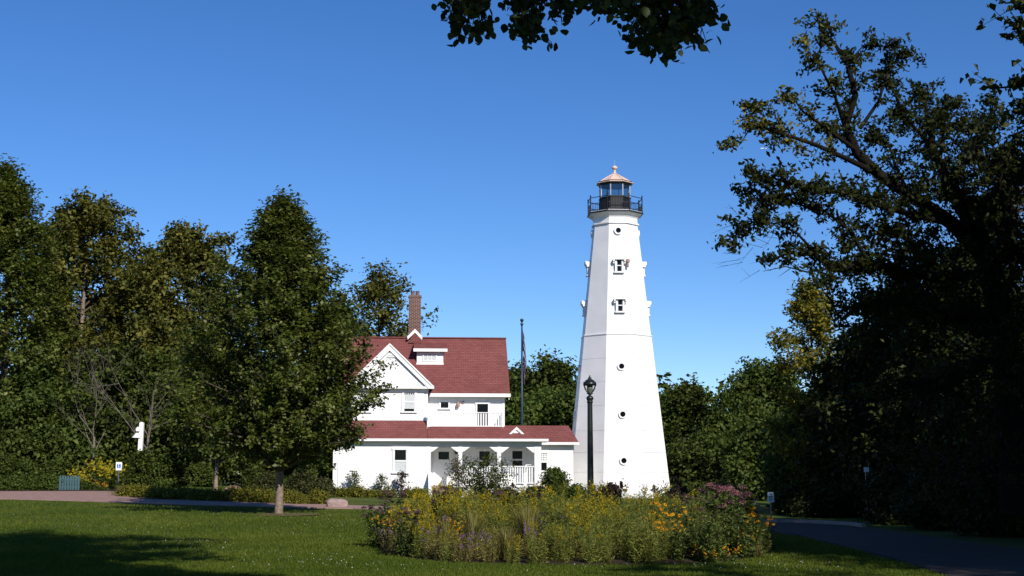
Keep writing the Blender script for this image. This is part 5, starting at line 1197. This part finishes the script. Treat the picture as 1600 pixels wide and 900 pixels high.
# flagpole and flag
FY = 97.0; FX = (815.5 - 800) / F * FY; FZ = tz(FX, FY); fz_ = lambda py: P(815, py, FY).z - FZ
fp = thing('flagpole', 'slim blue flagpole with a ball top behind the low red wing roof', 'flagpole', (FX, FY, FZ))
MB().tube([(0, 0, -.2), (0, 0, fz_(509))], [.11, .055], 10).build('pole', M['navy'], fp, True)
MB().lathe([(.06, fz_(509)), (.10, fz_(508)), (.10, fz_(505)), (.03, fz_(504))], 12).build('truck', M['navy'], fp, True)
MB().lathe([(.02, fz_(504)), (.085, fz_(502.5)), (.13, fz_(500.5)), (.12, fz_(499)), (.06, fz_(498))], 12).build('ball', M['ball'], fp, True)
def flag():
    m = bpy.data.materials.new('flag_cloth'); m.use_nodes = True; n = m.node_tree; b = n.nodes['Principled BSDF']; b.inputs['Roughness'].default_value = .8
    uv = n.nodes.new('ShaderNodeUVMap'); sp = n.nodes.new('ShaderNodeSeparateXYZ'); n.links.new(uv.outputs[0], sp.inputs[0])
    def math_(op, a, v, c=None):
        q = n.nodes.new('ShaderNodeMath'); q.operation = op; n.links.new(a, q.inputs[0])
        if hasattr(v, 'name'): n.links.new(v, q.inputs[1])
        else: q.inputs[1].default_value = v
        return q.outputs[0]
    st = math_('LESS_THAN', math_('FRACT', math_('MULTIPLY', sp.outputs[1], 6.5), 0), .5)
    mx = n.nodes.new('ShaderNodeMixRGB'); n.links.new(st, mx.inputs[0]); mx.inputs[1].default_value = (.13, .12, .18, 1); mx.inputs[2].default_value = (.06, .012, .03, 1)  # stripe colours darkened to stand in for the shade on the cloth
    can = math_('MULTIPLY', math_('LESS_THAN', sp.outputs[0], .55), math_('GREATER_THAN', sp.outputs[1], .2))
    vo = n.nodes.new('ShaderNodeTexVoronoi'); vo.inputs['Scale'].default_value = 14; vo.inputs['Randomness'].default_value = 0; n.links.new(uv.outputs[0], vo.inputs['Vector'])
    star = math_('LESS_THAN', vo.outputs['Distance'], .25)
    m2 = n.nodes.new('ShaderNodeMixRGB'); n.links.new(star, m2.inputs[0]); m2.inputs[1].default_value = (.012, .018, .07, 1); m2.inputs[2].default_value = (.5, .5, .52, 1)
    m3 = n.nodes.new('ShaderNodeMixRGB'); n.links.new(can, m3.inputs[0]); n.links.new(mx.outputs[0], m3.inputs[1]); n.links.new(m2.outputs[0], m3.inputs[2]); n.links.new(m3.outputs[0], b.inputs['Base Color'])
    # limp cloth: hoist runs down the pole, the fly hangs in folds below it
    z1 = fz_(512); hoist = z1 - fz_(548); fly = fz_(548) - fz_(603); nu, nv = 34, 22; V, Q, UV = [], [], []
    for j in range(nv + 1):
        v = j / nv
        for i in range(nu + 1):
            u = i / nu; drop = u ** 1.15 * (fly + hoist * (v * .55))
            fold = math.sin(u * 19 + v * 4) * .13 * min(1, u * 3) * (1 - .35 * u)
            x = .05 + .27 * math.sin(min(u * 2.2, 1) * PI / 2) * (1 - .55 * u) * (.4 + .6 * (1 - v)) + fold * .5; y = -.02 - .16 * math.sin(u * 13 + v * 3 + 1) * min(1, u * 3)
            V.append((x, y, z1 - hoist * (1 - v) - drop)); UV.append((u, v))
    for j in range(nv):
        for i in range(nu): a = j * (nu + 1) + i; Q.append((a, a + 1, a + nu + 2, a + nu + 1))
    me = bpy.data.meshes.new('flag'); me.from_pydata(V, [], Q); ul = me.uv_layers.new()
    for l in me.loops: ul.data[l.index].uv = UV[l.vertex_index]
    me.polygons.foreach_set('use_smooth', [True] * len(me.polygons)); me.materials.append(m)
    o = link(bpy.data.objects.new('flag', me)); o.location = (FX, FY, FZ); sd = o.modifiers.new('thickness', 'SOLIDIFY'); sd.thickness = .008
    tag(o, 'limp dark flag with stars and stripes hanging down its pole', 'flag')
flag()

# bell post
p = ((222.5 - 800) / F * 79, 79.0); z0 = tz(*p); bz = lambda py: P(222, py, 79).z - z0
bp = thing('bell_post', 'white post carrying a boxy bracket and a white bell among dark trees', 'post', (*p, z0))
MB().beam((-.05, 0, -.1), (.05, 0, bz(662)), .24).build('post', M['white'], bp, bevel=.02)
MB().lathe([(.16, bz(662)), (.16, bz(661)), (.05, bz(659.5))], 4, rot=PI / 4, c=(.05, 0, 0)).build('post_cap', M['white'], bp)
MB().box(-.24, .0, -.16, .16, bz(674), bz(668.5)).box(-.20, .05, -.06, .06, bz(668.4), bz(667)).build('bracket', M['white'], bp, bevel=.015)
bl = MB().lathe([(.30, bz(684)), (.27, bz(683)), (.15, bz(680)), (.10, bz(677.5)), (.03, bz(676))], 16, c=(-.20, 0, 0)).build('bell', M['white'], bp, True)
MB().tube([(-.2, 0, bz(676)), (-.2, 0, bz(673.5))], .02, 6).build('hanger', M['black'], bl)
for py in (690, 697): MB().box(-.13, -.09, -.03, .03, bz(py), bz(py) + .12).build('cleat', M['black'], bp)

# accessible parking sign at the left
def sign(name, label, px, Y, py0, py1, wpx, groundpy=None):
    x = (px - 800) / F * Y; z = tz(x, Y); o = thing(name, label, 'sign', (x, Y, z)); q = lambda py: P(px, py, Y).z - z; hw = wpx / 2 / F * Y
    MB().box(-.03, .03, .0, .035, -.2, q(py0) - .04).build('post', M['steel'], o)
    MB().box(-hw, hw, -.012, -.002, q(py1), q(py0)).build('plate', M['signwhite'], o, bevel=.006)
    return o, q, hw
o, q, hw = sign('parking_sign', 'small white sign with a blue wheelchair symbol beside the yellow flowers', 190.5, 83.5, 722, 735, 9.5)
zm = (q(722) + q(735)) / 2; e = hw * .62
sy = MB().box(-e, e, -.016, -.0125, zm - e * .9, zm + e * 1.1).build('symbol_panel', M['signblue'], o)
sb_ = MB(); sb_.lathe([(.035, -.001), (.035, .001)], 10); me = sb_.mesh('symbol', M['signwhite']); 
inst(me, 'symbol', sy, (-e * .1, -.019, zm + e * .75), (PI / 2, 0, 0))
MB().box(-e * .2, -e * .05, -.021, -.017, zm - e * .1, zm + e * .5).box(-e * .2, e * .35, -.0212, -.0172, zm - e * .15, zm).box(e * .2, e * .35, -.0208, -.0168, zm - e * .6, zm - e * .1).build('symbol', M['signwhite'], sy)
wr_ = MB(); k = 16; vs = []
for r in (e * .42, e * .30):
    for j in range(k): a = PI * .55 + 1.35 * PI * j / (k - 1); vs.append((-e * .1 + r * math.cos(a), -.0185, zm - e * .3 + r * math.sin(a)))
wr_.add(vs, [(j, j + 1, k + j + 1, k + j) for j in range(k - 1)]); wr_.build('symbol', M['signwhite'], sy)
# sign by the road at the right
o, q, hw = sign('road_sign', 'white rectangular notice on a thin post at the bend of the shaded road', 1200, 53.5, 769, 785, 10)
for i, (py, wf) in enumerate([(772, .35), (775.5, .7), (777.7, .55), (780, .7), (782.5, .4)]):
    MB().box(-hw * wf, hw * wf, -.0155, -.0125, q(py) - .012, q(py) + .012).build('print', M['signink'], o)
p = G(1179, 800); z = tz(p.x, p.y)
mk = MB().box(-.05, .05, -.04, .04, -.1, P(1179, 782, p.y).z - z).mesh('marker_post', M['white']); o = inst(mk, 'marker_post', None, (p.x, p.y, z)); tag(o, 'short white marker post just left of the white road notice', 'post')
p = (549 / F * 52.5, 52.5); z = tz(*p); q = lambda py: P(1349, py, 52.5).z - z
o = thing('square_sign', 'thin dark post topped by a small white square in the right shade', 'post', (*p, z))  # a small square sign on a post, no lamp
MB().box(-.035, .035, -.02, .02, -.2, q(738)).build('post', M['steel'], o); MB().box(-.095, .095, -.03, -.021, q(738), q(730)).build('plate', M['signwhite'], o, bevel=.006)
# plaque
p = G(277, 762); o = thing('plaque', 'small tilted white plaque on the lawn beyond the low shrubs', 'plaque', (p.x, p.y, p.z))
MB().tube([(0, 0, -.1), (0, 0, .45)], .03, 6).build('post', M['steel'], o); MB().slab([(-.28, -.1, .62), (.22, -.16, .38), (.26, .12, .46), (-.24, .18, .70)], .04).build('plate', M['signwhite'], o)
# picket fence
A = G(86, 767); o = thing('picket_fence', 'short blue green picket fence at the far left edge of the pink path', 'fence', (A.x, A.y + .6, tz(A.x, A.y + .6)))
hh = .85; Lf = 33 / F * A.y
MB().box(0, Lf, .02, .06, .18, .26).box(0, Lf, .02, .06, hh - .28, hh - .20).build('rail', M['picket'], o)
pk = MB().prism([(-.055, .03), (.055, .03), (.055, hh - .08), (0, hh), (-.055, hh - .08)], -.015, .018).mesh('picket', M['picket'])
for i in range(8): inst(pk, 'picket', o, (Lf * (i + .5) / 8, 0, 0))
# boulders
def boulder(label, px, py, wpx, hpx, seed, dep=.8):
    p = G(px, py); s = p.y / F; rng = np.random.default_rng(seed); bm = bmesh.new(); bmesh.ops.create_icosphere(bm, subdivisions=3, radius=1)
    pl = [norm(rng.normal(size=(1, 3)))[0] for _ in range(9)]
    for v in bm.verts:
        c = np.array(v.co)
        for q in pl:
            d = c @ q
            if d > .72: c = c - q * (d - .72)
        c = np.sign(c) * np.abs(c) ** .62
        v.co = Vector(c * (1 + .04 * math.sin(7 * c[0] + seed) * math.cos(6 * c[1])))
    me = bpy.data.meshes.new('boulder'); bm.to_mesh(me); bm.free(); me.materials.append(M['stone'])
    o = inst(me, 'boulder', None, (p.x, p.y + .3, p.z + hpx * s * .32), (0, .05, seed * .05), (wpx * s * .56, wpx * s * .5 * dep, hpx * s * .72)); tag(o, label, 'boulder')
boulder('large pinkish boulder at the end of the low shrubs, right of the maple', 525, 793, 30, 13, 5)
boulder('small pale boulder at the left tip of the low shrubs', 189, 768, 13, 8, 8)

# aeroplane
AP = P(1193, 232, 6500); o = thing('airplane', 'tiny white airplane high in the sky left of the big tree', 'airplane', AP, math.radians(10))
MB().tube([(-17, 0, 0), (-15, 0, 0), (-8, 0, 0), (10, 0, 0), (15, 0, .8), (18, 0, 1.4)], [.3, 1.6, 2.1, 2.1, 1.3, .3], 12).build('fuselage', M['plane'], o, True)
MB().slab([(-4, 0, -1), (3, 0, -1), (8, -17, 0), (5.5, -17, 0)], .5).slab([(-4, 0, -1), (3, 0, -1), (8, 17, 0), (5.5, 17, 0)], .5).build('wing', M['plane'], o)
MB().slab([(13, 0, 1.2), (17, 0, 1.2), (18.5, -6, 1.5), (16.5, -6, 1.5)], .3).slab([(13, 0, 1.2), (17, 0, 1.2), (18.5, 6, 1.5), (16.5, 6, 1.5)], .3).build('tailplane', M['plane'], o)
MB().prism([(12, 1.5), (17.5, 1.5), (19, 7), (16.5, 7)], -.25, .25).build('fin', M['navy'], o)

# ================================================================== GRASS
def grass():
    rng = np.random.default_rng(5); n = 420000
    u = rng.random(n); Y = 1 / (1 / 20.5 + u * (1 / 72 - 1 / 20.5)); X = (rng.random(n) - .5) * .76 * Y
    px = 800 + F * X / Y; z = terr(X, Y); py = HOR + F * (CAMZ - z) / Y
    near_l = np.interp(px, [a for a, b in NEAR], [b for a, b in NEAR]); keep = py > near_l + .6
    roadn = np.interp(px, [1189, 1250, 1330, 1420, 1500, 1600], [829, 838, 858, 882, 908, 960]); keep &= ~((px > 1185) & (py < roadn + .8))
    keep &= ((X - BX) / BRX) ** 2 + ((Y - BY) / BRY) ** 2 > 1.0
    keep &= ((X - mx_ - .25) ** 2 + (Y - my_ + .3) ** 2 > 1.2) | (rng.random(n) < .3)
    X, Y, z = X[keep], Y[keep], z[keep]; n = len(X)
    h = rng.uniform(.035, .075, n) * (1 + .3 * np.sin(X * 1.3) * np.cos(Y * .9)); w_ = .006 * Y / 22 + .004; a = rng.random(n) * 6.28; l = rng.normal(size=(n, 2)) * .022
    b = np.stack([X, Y, z - .005], 1); wd = np.stack([np.cos(a) * w_, np.sin(a) * w_, 0 * a], 1)
    tip = b + np.stack([l[:, 0], l[:, 1], h * 1.0], 1)
    V = np.stack([b - wd, b + wd, tip], 1).reshape(-1, 3); Fc = np.arange(3 * n).reshape(n, 3)
    me = np_mesh('grass', V, Fc, M['blade'], np.repeat(np.clip(.45 + .3 * rng.normal(size=n) + .28 * np.sin(X * .7 + 1 + np.sin(Y * .9)) * np.sin(Y * .35 + np.sin(X * .5) * 1.5), 0, 1), 3))
    o = link(bpy.data.objects.new('grass', me)); tag(o, 'short mown green grass of the near lawn', 'grass', kind='stuff')
    # clover heads scattered in patches
    c = []
    for cx, cy, s, k in [(300, 858, 40, 60), (230, 838, 60, 60), (310, 850, 25, 70), (470, 830, 60, 60), (440, 870, 90, 80), (480, 883, 60, 60), (620, 885, 60, 60), (380, 805, 90, 60), (1150, 884, 60, 60), (1240, 888, 60, 60), (900, 890, 120, 60), (1020, 886, 70, 50), (520, 815, 50, 40), (150, 810, 80, 30)]:
        for _ in range(int(k * .55)): c.append((cx + rng.normal() * s, cy + rng.normal() * s * .12))
    pts = np.array([[*G(x, y)] for x, y in c if y < 899 and y > 797 and not (580 < x < 1200 and y < 884)]); m = len(pts)
    pts = pts[((pts[:, 0] - BX) / BRX) ** 2 + ((pts[:, 1] - BY) / BRY) ** 2 > 1.02]; m = len(pts)
    lb = LB()
    for _ in range(3): lb.add(*leaf_quads(pts + np.array([0, 0, .07]), np.full(m, .019), rng, .1, None, .9))
    o = link(bpy.data.objects.new('clover', lb.mesh('clover', 'f_white'))); tag(o, 'white clover heads scattered through the lawn', 'clover', kind='stuff')
grass()
